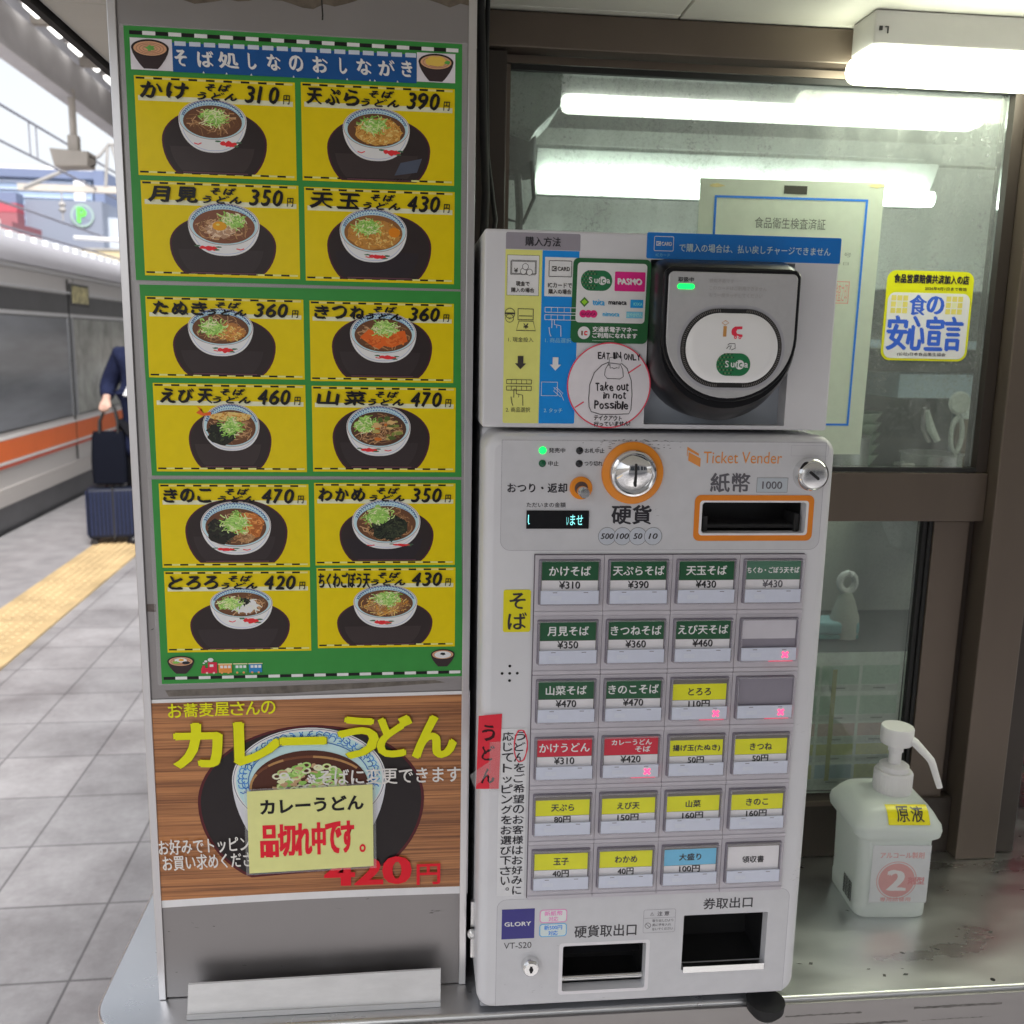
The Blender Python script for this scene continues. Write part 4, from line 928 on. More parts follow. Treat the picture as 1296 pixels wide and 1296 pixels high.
k = Ink(.857, base=.0025); Y2 = C(214, 196, 14); WT = C(190, 184, 180)
for i, ch in enumerate('お蕎麦屋さんの'): k.text(ch, -.2255+i*.01405, 1.2505+i*.0003, -.2255+i*.01405+.0128, 1.2640+i*.0002, Y2, nib=.0005)
for ch, p in (('カ', (-.2214, 1.2010, -.1788, 1.2440)), ('レ', (-.1660, 1.2022, -.1250, 1.2440)), ('ー', (-.1235, 1.2215, -.0835, 1.2280)), ('う', (-.0700, 1.2065, -.0345, 1.2472)), ('ど', (-.0330, 1.2072, -.0030, 1.2478)), ('ん', (.0000, 1.2050, .0395, 1.2470))):
    k.text(ch, p[0]-.0004, p[1]-.0004, p[2]+.0004, p[3]+.0004, C(96, 84, 14), offset=.012, nib=.0040, nibv=(1, .1)); k.text(ch, *p, Y2, offset=.010, nib=.0036, nibv=(1, .1)); k.text(ch, *p, Y2, offset=.010, nib=.0022, nibv=(0, 1))
k.done('lettering', INK, t); k = Ink(.857, base=.0025); k.text('※そばに変更できます', -.1005, 1.1790, .0450, 1.1955, WT, nib=.0007)
k.done('lettering', INK, t); k = Ink(.857, base=.0025); k.text('お好みでトッピン', -.2400, 1.1135, -.1560, 1.1290, WT, nib=.0006, rot=1); k.text('お買い求めくださ', -.2370, 1.0970, -.1545, 1.1125, WT, nib=.0006, rot=1)
RED = C(186, 18, 34); k.done('lettering', INK, t); k = Ink(.857, base=.0025)
k.text('420', -.0850, 1.0735, -.0030, 1.1030, RED, offset=.018, nib=.0026, nibv=(1, .1)); k.text('円', .0030, 1.0715, .0262, 1.0938, RED, offset=.02)
k.done('lettering', INK, t)
t = thing('sold_out_note', 'pale yellow laminated sold out note stuck over the curry poster', 'notice', (-.098, .853, 1.092))
ol = [(-.1566, 1.0915), (-.0386, 1.0945), (-.0390, 1.1795), (-.1566, 1.1758)]
sheet('paper', .8534, ol, C(214, 204, 124), INK, t)
k = Ink(.8535, base=.0001); k.ring([(x+(-.003 if x < -.1 else .0028), z+(-.0022 if z < 1.13 else .002)) for x, z in ol], ol, (1, 1, 1)); k.build('laminate_margin', FILM, t)
k = Ink(.8530); k.text('カレーうどん', -.1450, 1.1530, -.0475, 1.1685, BLK, offset=.035, rot=1.5)
for ch, a, c in (('品', -.1450, -.1290), ('切', -.1285, -.1130), ('れ', -.1128, -.0975), ('中', -.0965, -.0845), ('で', -.0838, -.0695), ('す', -.0690, -.0575)):
    z = 1.1075+(a+.145)*.03; k.text(ch, a, z, c, z+.0335, C(188, 22, 40), offset=.022, nib=.0014, nibv=(1, 0))
k.ring(ell(-.0490, 1.1140, .0030, .0042, 18), ell(-.0490, 1.1140, .0013, .0020, 18), C(188, 22, 40))
k.done('lettering', INK, t)
# white label strip leaning on the counter
t = thing('label_strip', 'empty white price label strip standing on the counter below the curry poster', 'label holder', (-.09, .83, .9585))
b = MB(); b.add([(-.2140, .8265, .9590), (.0262, .8265, .9590), (.0268, .838, .9900), (-.2145, .838, .9865), (-.2140, .8300, .9590), (.0262, .8300, .9590), (.0268, .8405, .9900), (-.2145, .8405, .9865)], [(0, 1, 2, 3), (7, 6, 5, 4), (0, 4, 5, 1), (1, 5, 6, 2), (2, 6, 7, 3), (3, 7, 4, 0)])
b.build('backing', mat('worn_white_plastic', C(176, 175, 175), .5, 0, .10, 60, stretch=(.3, 1, 1)), t)
b = MB(); b.box(-.2141, .8252, .9586, .0263, .8262, .9640); b.build('channel_lip', mat('strip_lip', (.55, .55, .56), .35), t)
b = MB(); b.box(-.20, .828, .9586, .02, .86, .9596); b.build('foot', STEEL_DK, t)

# ================================================================== TICKET MACHINE
def faceplate(outer, holes, yf, yb, bev, hole_depth, seg=4):
    "front sheet at yf with real openings; rounded outer edge running back to yb"
    m = MB()
    # quarter-round: start at the side, end on the face
    loops = [[(x, yb, z) for x, z in outer]]
    for q in range(seg+1):
        a = math.pi/2*q/seg; loops.append([(x, yf+bev*(1-math.sin(a)), z) for x, z in inset(outer, bev*(1-math.cos(a)))])
    m.loft(loops, cap0=True, cap1=False)
    rim = [(x, z) for x, _, z in loops[-1]]
    v3 = [[Vector((x, z, 0)) for x, z in rim]]+[[Vector((x, z, 0)) for x, z in h] for h in holes]
    flat = [p for l in v3 for p in l]
    m.add([(p.x, yf, p.y) for p in flat], [tuple(f) for f in tessellate_polygon(v3)])
    for h in holes: m.loft([[(x, yf, z) for x, z in h], [(x, yf+hole_depth, z) for x, z in h]], cap0=False, cap1=False)
    return m
t = thing('ticket_machine', 'white meal ticket vending machine with rows of coloured buttons on the counter', 'ticket machine', (.215, .93, .972))
BILL = rrect(.2525, 1.4352, .3476, 1.4630, .0015, 2); COIN = rrect(.1411, .9877, .2217, 1.0357, .002, 2); TICK = rrect(.2572, 1.0040, .3402, 1.0624, .001, 2)
b = faceplate(rrect(.0597, .9715, .3722, 1.5220, .016, 6), [BILL, COIN, TICK], .80, .86, .009, .012); b.build('front_door', WHITE_CASE, t, smooth=40)
b = MB(); b.box(.0610, .8605, .9735, .3710, 1.055, 1.5225, bev=.004); b.build('cabinet', WHITE_CASE, t, smooth=40)
b = MB(); b.box(.0640, .815, .9640, .3690, 1.05, .9712, bev=.002); b.build('base_tray', mat('base_tray_grey', (.36, .37, .40), .45), t)
for x, y in ((.346, .826), (.10, .86), (.12, 1.03), (.33, 1.03)):
    b = MB(); f0 = -.018 if y < .84 else -.0058; b.lathe((x, y-.022 if y < .84 else y, .9638), [(.019, 0), (.018, f0*.5), (.012, f0*.9), (.006, f0)], 'Z', 24); b.build('foot', RUBBER, t, smooth=50)
b = MB(); b.box(.0560, .84, 1.00, .0596, .845, 1.06); b.lathe((.0570, .838, 1.028), [(.0045, 0), (.0045, .003), (.002, .004)], 'Y', 14); b.build('side_bracket', SATIN, t)
# overlay sheets and seams
LN = C(120, 116, 126)
# the overlay sheets are cut out round the openings
k2 = Ink(.80, base=.00012)
def cut_overlay(p, holes):
    v3 = [[Vector((x, z, 0)) for x, z in q] for q in [p]+holes]; flat = [v for l in v3 for v in l]; y = k2.y-k2.h
    fs = []
    for f in tessellate_polygon(v3):
        a, bb, c = [flat[i] for i in f]
        fs.append(tuple(f) if (bb.x-a.x)*(c.y-a.y)-(bb.y-a.y)*(c.x-a.x) > 0 else tuple(f)[::-1])
    k2.add([(v.x, y, v.y) for v in flat], fs, (.665, .665, .695)); k2.outline(p, .00028, LN)
cut_overlay(rrect(.0775, .9760, .3605, 1.0868, .009, 5, (0, 0, 1, 1)), [COIN, TICK]); k2.done('lower_overlay', INK_GLOSS, t); k2 = Ink(.80, base=.00012)
cut_overlay(rrect(.0745, 1.4200, .3620, 1.5165, .009, 5, (1, 1, 0, 0)), [BILL])
k2.outline(rrect(.3300, 1.5045, .3640, 1.5140, .0005, 1), .0002, C(140, 136, 146))
random.seed(9)
for i in range(90):
    x = min(.23, max(.135, random.gauss(.185, .022))); z = 1.5165+random.choice([0, 0, 0, -.003, -.006])+random.gauss(0, .0006); l = random.uniform(.0003, .0022)
    k2.fill([(x-l, z), (x, z-random.uniform(.0001, .0004)), (x+l, z+.0001), (x, z+random.uniform(.0001, .0005))], random.choice([C(70, 66, 70), C(120, 116, 120), C(40, 38, 40)]), jit=.00005)
k2.done('upper_overlay', INK_GLOSS, t)
k2 = Ink(.80, base=.00016); random.seed(31)
for i in range(70):
    cx_, cz_, sp = random.choice([(.18, .982, .03), (.30, .996, .02), (.18, 1.042, .02), (.19, 1.455, .012), (.30, 1.426, .02), (.35, 1.25, .004), (.365, 1.1, .004), (.30, 1.066, .02), (.11, 1.0, .012)])
    x, z = random.gauss(cx_, sp), random.gauss(cz_, .006); l = random.uniform(.0004, .0025); a = random.uniform(-.6, .6)
    if not (.080 < x < .368) or (.138 < x < .225 and .984 < z < 1.039) or (.255 < x < .343 and 1.002 < z < 1.064) or (.248 < x < .352): continue
    k2.fill([(x-l, z-l*a), (x, z-.00012), (x+l, z+l*a), (x, z+.0001)], random.choice([(.38, .37, .38), (.50, .49, .50), (.22, .21, .21)]))
k2.done('scuff_mark', INK_PAPER, t)
# trays and slots behind the openings
def pocket(name, x0, z0, x1, z1, d, m):
    b = MB(); y0, y1 = .8125, .80+d
    b.add([(x0, y0, z0), (x1, y0, z0), (x1, y0, z1), (x0, y0, z1), (x0, y1, z0), (x1, y1, z0), (x1, y1, z1), (x0, y1, z1)], [(0, 4, 5, 1), (1, 5, 6, 2), (2, 6, 7, 3), (3, 7, 4, 0), (4, 7, 6, 5)])
    return b
DARKTRAY = mat('tray_dark_plastic', (.018, .018, .019), .35, 0, .2)
STRAY = mat('tray_steel', (.16, .15, .15), .3, 1, .1, 6, stretch=(1, 1, .1))
o = pocket('coin_tray', .1411, .9877, .2217, 1.0357, .05, 0).build('coin_return_tray', DARKTRAY, t)
b = MB(); b.tube([(.1413, .809, .9955), (.2215, .809, .9955)], .0030, 10); b.build('lip_bar', SATIN, o, smooth=40)
b = MB(); b.add([(.1412, .85, 1.0350), (.2216, .85, 1.0350), (.2216, .822, 1.012), (.1412, .822, 1.012)], [(0, 1, 2, 3)]); b.build('flap', BLACK, o)
k = Ink(.80, base=.0002); k.ring(rrect(.1375, .9845, .2252, 1.0388, .003), rrect(.1411, .9877, .2217, 1.0357, .002), C(186, 184, 188)); k.done('tray_surround', INK_GLOSS, o)
o = pocket('ticket_tray', .2572, 1.0040, .3402, 1.0624, .055, 0).build('ticket_tray', DARKTRAY, t)
b = MB(); b.add([(.2574, .854, 1.062), (.3400, .854, 1.062), (.3400, .846, 1.036), (.2574, .846, 1.036)], [(0, 1, 2, 3)]); b.build('chute', STRAY, o)
b = MB(); b.loft([[(.2585, .803, 1.0095), (.3388, .803, 1.0095), (.3388, .797, 1.0095), (.2585, .797, 1.0095)], [(.2585, .7995, 1.0030), (.3388, .7995, 1.0030), (.3388, .7972, 1.0030), (.2585, .7972, 1.0030)]]); b.build('lip_bar', SATIN, o)
o = pocket('bill', .2525, 1.4352, .3476, 1.4630, .045, 0).build('bill_slot', DARKTRAY, t)
k = Ink(.80, base=.0006); k.ring(rrect(.2455, 1.4284, .3545, 1.4696, .0055), rrect(.2502, 1.4334, .3498, 1.4646, .0030), C(214, 108, 24)); k.ring(rrect(.2502, 1.4334, .3498, 1.4646, .0030), rrect(.2525, 1.4352, .3476, 1.4630, .0030), C(188, 186, 190)); k.done('orange_surround', INK_GLOSS, o)
b = MB(); b.box(.2575, .807, 1.4385, .3430, .83, 1.4420, bev=.0008); b.box(.2555, .805, 1.4355, .2600, .83, 1.450, bev=.0008); b.box(.3395, .805, 1.4355, .3440, .83, 1.452, bev=.0008); b.build('guide', BLACK_MATT, o)
# coin slot
o = MB().lathe((.1884, .7998, 1.4889), [(.0272, 0), (.0270, .0026), (.0258, .0034)], 'Y', 56).build('coin_slot', ORANGE, t, smooth=35)
b = MB(); b.lathe((.1884, .7965, 1.4889), [(.0212, 0), (.0212, .002), (.0196, .0046), (.0180, .0050), (.0172, .0040), (.0165, .0046)], 'Y', 56); b.build('bezel', CHROME, o, smooth=40)
b = MB()
loops = []
for r, h in ((.0163, .0042), (.0150, .0056), (.0105, .0078), (.0055, .0090), (.0012, .0094)): loops.append([(.1884+r*math.cos(a), .7965-h-.10*r*math.sin(a), 1.4889+r*math.sin(a)) for a in [2*math.pi*i/48 for i in range(48)]])
b.loft(loops); b.build('dome', CHROME, o, smooth=40)
b = MB(); b.box(.1877, .7855, 1.4785, .1896, .7955, 1.4985, bev=.0006); b.build('coin_opening', BLACK_MATT, o)
# return lever
o = MB().lathe((.1437, .7998, 1.4755), [(.0100, 0), (.0098, .0022), (.0090, .0028), (.0062, .0026)], 'Y', 40).build('return_lever', ORANGE, t, smooth=35)
b = MB(); b.lathe((.1437, .7974, 1.4755), [(.0060, 0), (.0058, .0003)], 'Y', 30); b.build('well', mat('lever_well', (.12, .07, .06), .5), o)
b = MB(); b.lathe((.1437, .7970, 1.4740), [(.0045, 0), (.0045, .017), (.0038, .0180), (.0014, .0182)], 'Y', 28); b.build('knob', SATIN, o, smooth=40)
# locks
for (x, z, r, deep, nm) in ((.3478, 1.4888, .0150, .0115, 'door_lock'), (.1100, 1.0190, .0088, .008, 'lower_lock')):
    big = r > .012
    o = MB().lathe((x, .7998, z), [(r, 0), (r, .002), (r*.98, deep*.5), (r*.92, deep*.85), (r*.80, deep)], 'Y', 48).build(nm, CHROME, t, smooth=35)
    b = MB(); b.lathe((x, .7998-deep, z), [(r*.76, -.002), (r*.76, .0006), (r*.72, .0010)], 'Y', 40); b.build('key_face', SATIN, o, smooth=35)
    b = MB(); yk = .7998-deep-.0011
    if big: b.prism([(x-.0052, z+.0028), (x-.0038, z+.0044), (x+.0040, z-.0016), (x+.0046, z-.0032), (x+.0030, z-.0040), (x-.0046, z+.0018)], yk-.0002, yk)
    else: b.prism(rect(x-.0011, z-.0034, x+.0011, z+.0034), yk-.0002, yk); b.prism(ell(x, z, .0020, n=16), yk-.0003, yk-.00021)
    b.build('keyhole', BLACK_MATT, o)
# lamps and display
for x, z, c, nm in ((.1096, 1.5078, LED_GREEN, 'status_lamp'), (.1096, 1.4966, mat('unlit_green_lamp', (.005, .12, .05), .25), 'status_lamp'), (.1416, 1.5078, mat('unlit_dark_lamp', (.012, .014, .018), .25), 'status_lamp'), (.1416, 1.4966, 'x', 'status_lamp')):
    if c == 'x': c = bpy.data.materials['unlit_dark_lamp']
    b = MB(); b.lathe((x, .7997, z), [(.0032, 0), (.0031, .0004), (.0022, .0012), (.0006, .0015)], 'Y', 24); b.build(nm, c, t, smooth=60)
b = MB(); b.box(.0968, .7985, 1.4396, .1516, .7998, 1.4556, bev=.0003, seg=1); o = b.build('amount_display', BLACK, t)
k = Ink(.7984, base=.0001); k.text('ませ', .1350, 1.4428, .1462, 1.4520, (.5, .8, .8)); k.text('い', .1318, 1.4430, .1338, 1.4500, (.5, .8, .8)); k.line([(.0985, 1.4520), (.0984, 1.4455), (.0990, 1.4436), (.0996, 1.4446)], .0007, (.5, .8, .8)); k.build('lit_letters', VFD, o)
# printed words on the machine
INKB = C(34, 32, 38)
k = Ink(.80, base=.0004)
k.text('発売中', .1148, 1.5058, .1290, 1.5100, INKB, nib=.0002); k.text('中止', .1148, 1.4944, .1236, 1.4988, INKB, nib=.0002)
k.text('お札中止', .1462, 1.5058, .1632, 1.5100, INKB, nib=.0002); k.text('つり切れ', .1462, 1.4946, .1618, 1.4988, INKB, nib=.0002)
k.done('lettering', INK_GLOSS, t); k = Ink(.80, base=.0004); k.text('おつり・返却', .0800, 1.4712, .1315, 1.4794, INKB, nib=.0006); k.text('ただいまの金額', .0968, 1.4583, .1308, 1.4627, INKB, nib=.0001)
k.done('lettering', INK_GLOSS, t); k = Ink(.80, base=.0004); k.text('硬貨', .1718, 1.4436, .2068, 1.4602, INKB, nib=.0012)
for i, s in enumerate(('500', '100', '50', '10')):
    x = .1684+i*.0137; k.fill(ell(x, 1.4327, .0080, n=32), INKB); k.fill(ell(x, 1.4327, .0077, n=32), C(158, 162, 170))
    k.text(s, x-(.0056 if len(s) == 3 else .004), 1.4303, x+(.0056 if len(s) == 3 else .004), 1.4352, INKB, nib=.0005, shear=.2)
k.done('lettering', INK_GLOSS, t); k = Ink(.80, base=.0004); OR2 = C(222, 122, 60); TG = C(78, 76, 82)
k.fill([(.2362, 1.5120), (.2468, 1.5060), (.2468, 1.5040), (.2368, 1.5090), (.2368, 1.5040), (.2362, 1.5036)], OR2); k.fill([(.2376, 1.5074), (.2486, 1.5018), (.2486, 1.4942), (.2376, 1.4998)], OR2)
k.text('Ticket Vender', .2512, 1.4976, .3220, 1.5078, OR2)
k.done('maker_logo', INK_GLOSS, t); k = Ink(.80, base=.0004); k.text('紙幣', .2588, 1.4722, .2942, 1.4890, TG, nib=.0010); k.fill(rect(.3006, 1.4720, .3290, 1.4852), C(152, 158, 164)); k.outline(rect(.3006, 1.4720, .3290, 1.4852), .0003, TG); k.text('1000', .3058, 1.4752, .3238, 1.4818, TG, nib=.0005)
k.done('lettering', INK_GLOSS, t)
k = Ink(.80, base=.0004)
for p in ((.0850, 1.3150), (.0850, 1.3082), (.0850, 1.3014), (.0782, 1.3082), (.0918, 1.3082)): k.fill(ell(*p, .0013, n=14), (.01, .01, .01))
k.done('speaker_hole', INK_PAPER, t)
k = Ink(.80, base=.0003)
k.rect(.0822, 1.0460, .1132, 1.0768, C(28, 22, 104)); k.text('GLORY', .0850, 1.0592, .1098, 1.0634, C(196, 200, 214), nib=.0005, spacing=1.05)
k.done('maker_badge', INK_GLOSS, t); k = Ink(.80, base=.0003)
k.text('VT-S20', .0846, 1.0358, .1108, 1.0422, INKB)
for z0, z1, c1, c2, a, bb in ((1.0612, 1.0748, C(226, 110, 160), C(206, 196, 204), '新紙幣', '対応'), (1.0466, 1.0602, C(54, 140, 200), C(176, 206, 226), '新500円', '対応')):
    k.fill(rrect(.1180, z0, .1440, z1, .003), c1); k.fill(rrect(.1188, z0+.0008, .1432, z1-.0008, .0024), c2)
    k.text(a, .1225, z0+.0072, .1395, z1-.0016, c1 if z0 > 1.06 else C(40, 110, 190), nib=.0004); k.text(bb, .1265, z0+.0014, .1355, z0+.0062, c1 if z0 > 1.06 else C(40, 110, 190), nib=.0004)
k.done('payment_sticker', INK_GLOSS, t); k = Ink(.80, base=.0003)
k.text('硬貨取出口', .1516, 1.0440, .2112, 1.0566, INKB, nib=.0006)
k.done('tray_lettering', INK_GLOSS, t); k = Ink(.80, base=.0003); k.text('券取出口', .2755, 1.0682, .3238, 1.0796, INKB, nib=.0006)
k.done('tray_lettering', INK_GLOSS, t); k = Ink(.80, base=.0003)
k.outline(rrect(.2176, 1.0458, .2488, 1.0702, .002), .0003, LN); k.rect(.2178, 1.0612, .2486, 1.0615, LN)
k.line([(.2240, 1.0640), (.2258, 1.0674), (.2276, 1.0640)], .0004, TG, closed=True); k.text('!', .2255, 1.0645, .2260, 1.0664, TG); k.text('注 意', .2310, 1.0634, .2425, 1.0680, TG, nib=.0003)
k.outline(ell(.2222, 1.0536, .0030, n=24), .0005, TG); k.line([(.2202, 1.0556), (.2242, 1.0516)], .0005, TG)
for i, s in enumerate(('取り出し口より', '奥に手を入れ', 'ないでください')): k.text(s, .2265, 1.0570-i*.0044, .2468-(.002 if i == 1 else 0), 1.0598-i*.0044, TG, nib=.0001)
k.done('caution_label', INK_GLOSS, t)

# ---------------------------------------------------------------- buttons
b = MB()
b.box(.1045, .7988, 1.0885, .3490, .7997, 1.4170); b.build('button_field', SEAM, t)
GREEN, CRIM, YB, BLU, WB = C(22, 70, 42), C(170, 24, 46), C(206, 194, 16), C(92, 156, 206), C(184, 182, 190)
B = [[('かけそば', '¥310', GREEN), ('天ぷらそば', '¥390', GREEN), ('天玉そば', '¥430', GREEN), ('ちくわ・ごぼう天そば', '¥430', C(62, 98, 80))],
     [('月見そば', '¥350', GREEN), ('きつねそば', '¥360', GREEN), ('えび天そば', '¥460', GREEN), (None, None, 'blank')],
     [('山菜そば', '¥470', GREEN), ('きのこそば', '¥470', GREEN), ('とろろ', '110円', YB), (None, None, 'dark')],
     [('かけうどん', '¥310', CRIM), ('カレーうどん', '¥420', CRIM), ('揚げ玉(たぬき)', '50円', YB), ('きつね', '50円', YB)],
     [('天ぷら', '80円', YB), ('えび天', '150円', YB), ('山菜', '160円', YB), ('きのこ', '160円', YB)],
     [('玉子', '40円', YB), ('わかめ', '40円', YB), ('大盛り', '100円', BLU), ('領収書', None, WB)]]
LIT_X = {(1, 3), (2, 2), (2, 3), (3, 1)}
ZR = [1.41243, 1.35781, 1.30274, 1.2481, 1.19309, 1.13807]
random.seed(2)
cell_me = None
for r in range(6):
    for c in range(4):
        name, price, col = B[r][c]; x0 = .1087+.06132*c; x1 = x0+.0543; z1 = ZR[r]; z0 = z1-.0405
        loc = ((x0+x1)/2, .7988, (z0+z1)/2)
        if cell_me is None:
            m = MB(); m.box(-.0305, -.0012, -.0268, .0305, 0, .0240, bev=.0003, seg=1)
            m.box(-.0305, -.0022, -.0304, .0305, 0, -.0266, bev=.0004, seg=1)
            tmp = m.build('button', HOUSING, None); cell_me = tmp.data; cell_o = tmp; btn = tmp
            m = MB(); m.prism(rrect(-.0275, -.0206, .0275, .0206, .0012, 2), -.0016, -.0013, 0); well_o = m.build('gap', GAP, btn, world=False)
            m = MB(); o_, i_ = rrect(-.0272, -.0203, .0272, .0203, .0012, 2), rrect(-.0256, -.0188, .0256, .0190, .0006, 2); n_ = len(o_)
            m.loft([[(x, -.0014, z) for x, z in o_], [(x, -.0062, z) for x, z in o_], [(x, -.0066, z) for x, z in inset(o_, .0004)], [(x, -.0066, z) for x, z in inset(i_, -.0003)], [(x, -.0056, z) for x, z in i_], [(x, -.0030, z) for x, z in i_]], cap0=False, cap1=False)
            frame_o = m.build('clear_frame', ACRYLIC, btn, world=False, smooth=30)
            m = MB(); m.box(-.0257, -.0060, -.0190, .0257, -.0045, -.0068, bev=.0004, seg=2); strip_o = m.build('status_strip', mat('status_strip_white', C(170, 174, 190), .25, 0, .03, 90), btn, world=False)
            btn.location = loc; btn.parent = t; btn.matrix_basis = WORLD[t].inverted() @ Matrix.Translation(loc); WORLD[btn] = Matrix.Translation(loc)
        else:
            btn = cell_o.copy(); COL.objects.link(btn); btn.parent = t; btn.matrix_basis = WORLD[t].inverted() @ Matrix.Translation(loc); WORLD[btn] = Matrix.Translation(loc)
            for q in (well_o, frame_o, strip_o):
                d = q.copy(); COL.objects.link(d); d.parent = btn; WORLD[d] = WORLD[btn]
        if name: btn['label'] = {GREEN: 'green', CRIM: 'red', YB: 'yellow', BLU: 'blue', WB: 'white'}.get(col, 'pale green')+' labelled button reading '+name
        Hh = .0405; yel = col in (YB, BLU, WB)
        k = Ink(.7988-.0030, base=0); top = .0190
        cz = lambda f: loc[2]+.02025-Hh*f
        jx, jz = random.uniform(-.00035, .00035), random.uniform(-.0004, .0003)
        X0, X1 = loc[0]-.0253, loc[0]+.0253
        if col == 'dark': k.rect(X0, cz(.68), X1, cz(.02), C(112, 108, 118))
        elif col == 'blank': k.rect(X0, cz(.68), X1, cz(.02), C(112, 108, 118)); k.rect(X0+.0006, cz(.47), X1-.0002, cz(.05), C(166, 163, 170))
        else:
            k.rect(X0, cz(.70), X1, cz(.02), C(92, 88, 84)); f0 = .145 if (yel and r < 5) or (yel and c < 3 and r < 5) else (.10 if r == 5 else .03); f1 = .52 if f0 > .12 else (.50 if r == 5 else .455)
            k.rect(X0+.0004, cz(.71), X1-.0004, cz(f0), C(186, 184, 190))
            if col != WB: k.rect(X0+.0004, cz(f1), X1-.0004, cz(f0), col); k.rect(X0+.0004, cz(f1+.008), X1-.0004, cz(f1), C(70, 68, 60))
        ja = random.uniform(-.006, .006); k.v = [(x+jx*.6-(z-loc[2])*ja, y, z+jz+(x-loc[0])*ja) for x, y, z in k.v]
        k.done('label_card', INK_GLOSS, btn)
        if name:
            k = Ink(.7988-.0031, base=.0001); tc = C(190, 196, 190) if col in (GREEN, CRIM) or r == 0 else INKB; n = len(name)
            if name == 'カレーうどん':
                k.text(name, loc[0]-.0180, cz(.215), loc[0]+.0190, cz(.085), tc, nib=.0004); k.text('そば', loc[0]+.0040, cz(.385), loc[0]+.0180, cz(.25), tc, nib=.0004)
            elif r < 4 and not yel:
                hw = min(.0240, .0046*n); hh = .105 if n < 8 else .07; k.text(name, loc[0]-hw, cz(.245+hh), loc[0]+hw, cz(.245-hh), tc, nib=.0005)
            else:
                hw = min(.0222, .0035*n-(.001 if n > 5 else 0)); m_ = (f0+f1)/2 if col != WB else .42; k.text(name, loc[0]-hw, cz(m_+.085), loc[0]+hw, cz(m_-.085), tc, nib=.0005)
            if price:
                a = f1+.018; q = min(.70, a+.165); hw = .0023*len(price)+.0006*(price[-1] == '円'); k.text(price, loc[0]-hw, cz(q), loc[0]+hw, cz(a), C(26, 24, 28) if r or c < 3 else C(80, 78, 84), nib=.0006)
            k.done('lettering', INK_GLOSS, btn)
        k = Ink(.7988-.0060, base=.0001)
        for f in (.20, .74): k.rect(X0+.0506*f, cz(.715), X0+.0506*f+.0040, cz(.700), C(96, 92, 104))
        k.rect(X0+.008, cz(.88), X0+.018, cz(.78), C(172, 176, 190))
        if (r, c) not in LIT_X and name and name != '領収書' and r < 5: k.line([(X0+.038, cz(.79)), (X0+.042, cz(.89))], .0003, C(166, 170, 184)); k.line([(X0+.042, cz(.79)), (X0+.038, cz(.89))], .0003, C(166, 170, 184))
        k.done('strip_marks', INK_GLOSS, btn)
        if (r, c) in LIT_X:
            k = Ink(.7988-.0062, base=.0001); X, Z = X0+.0405, cz(.83)
            k.line([(X-.0026, Z-.0026), (X+.0026, Z+.0026)], .0020, (1, 0, 0)); k.line([(X-.0026, Z+.0026), (X+.0026, Z-.0026)], .0020, (1, 0, 0)); k.build('sold_out_light', LED_RED, btn)
            m = MB(); m.box(X0+.026, .7988-.0050, cz(1.0)+.0002, X1-.002, .7988-.0040, cz(.985)+.0004); m.box(X1+.0004, .7988-.004, cz(.93), X1+.0009, .7988-.003, cz(.72)); m.build('edge_glow', LED_GLOW, btn)

# ---------------------------------------------------------------- labels taped on the machine
t = thing('soba_label', 'orange yellow label reading soba beside the green button rows', 'label', (.09, .80, 1.346))
p = rrect(.0782, 1.3465, .1024, 1.3850, .002); sheet('paper', .7997, p, C(226, 178, 10), INK_GLOSS, t)
k = Ink(.7994); k.text('そ', .0838, 1.3678, .0975, 1.3820, INKB, nib=.0008); k.text('ば', .0825, 1.3490, .0990, 1.3642, INKB, nib=.0008); k.done('lettering', INK_GLOSS, t)
t = thing('udon_label', 'red handwritten udon label taped over the left edge of the machine', 'label', (.067, .80, 1.2), 0)
p = [(.0563, 1.1990), (.0770, 1.1985), (.0788, 1.2705), (.0578, 1.2690)]; sheet('paper', .7992, p, C(214, 40, 54), INK_PAPER, t)
k = Ink(.7989)
for ch, z, s in (('う', 1.2455, .0145), ('ど', 1.2265, .0140), ('ん', 1.2045, .0140)): k.text(ch, .0612, z, .0725, z+s, C(50, 16, 22), nib=.0009, vary=.0003)
k.done('lettering', INK_PAPER, t)
k = Ink(.7988, base=.0002); k.fill([(.0505, 1.2130), (.0690, 1.2260), (.0690, 1.2145), (.0545, 1.2010)], (1, 1, 1)); k.fill([(.068, 1.244), (.0785, 1.2445), (.0785, 1.1965), (.0682, 1.1965)], (1, 1, 1)); k.build('clear_tape', FILM, t)
t = thing('udon_notice', 'long white vertical notice strip with a red hand drawn ring around its first word', 'notice', (.09, .80, 1.09))
p = [(.0768, 1.0912), (.1022, 1.0908), (.1022, 1.2560), (.0768, 1.2560)]; sheet('paper', .7996, p, C(184, 184, 186), INK_PAPER, t)
k = Ink(.7993)
for x, s in ((.0955, 'うどんをご希望のお客様はお好みに'), (.0846, '応じてトッピングをお選び下さい。')):
    n = len(s)
    for i, ch in enumerate(s):
        z = 1.2545-(i+1)*.1625/n; h = .0083
        if ch == 'ー': k.rect(x-.0005, z, x+.0005, z+h, INKB); continue
        if ch == '。': k.ring(ell(x+.002, z+h-.002, .0016, n=14), ell(x+.002, z+h-.002, .0010, n=14), INKB); continue
        w_ = .0100 if ch not in 'じトッいに' else .0082
        k.text(ch, x-w_/2, z+.0004, x+w_/2, z+h+(.0004 if ch != 'ッ' else -.002), INKB, nib=.0004)
k.done('lettering', INK_PAPER, t)
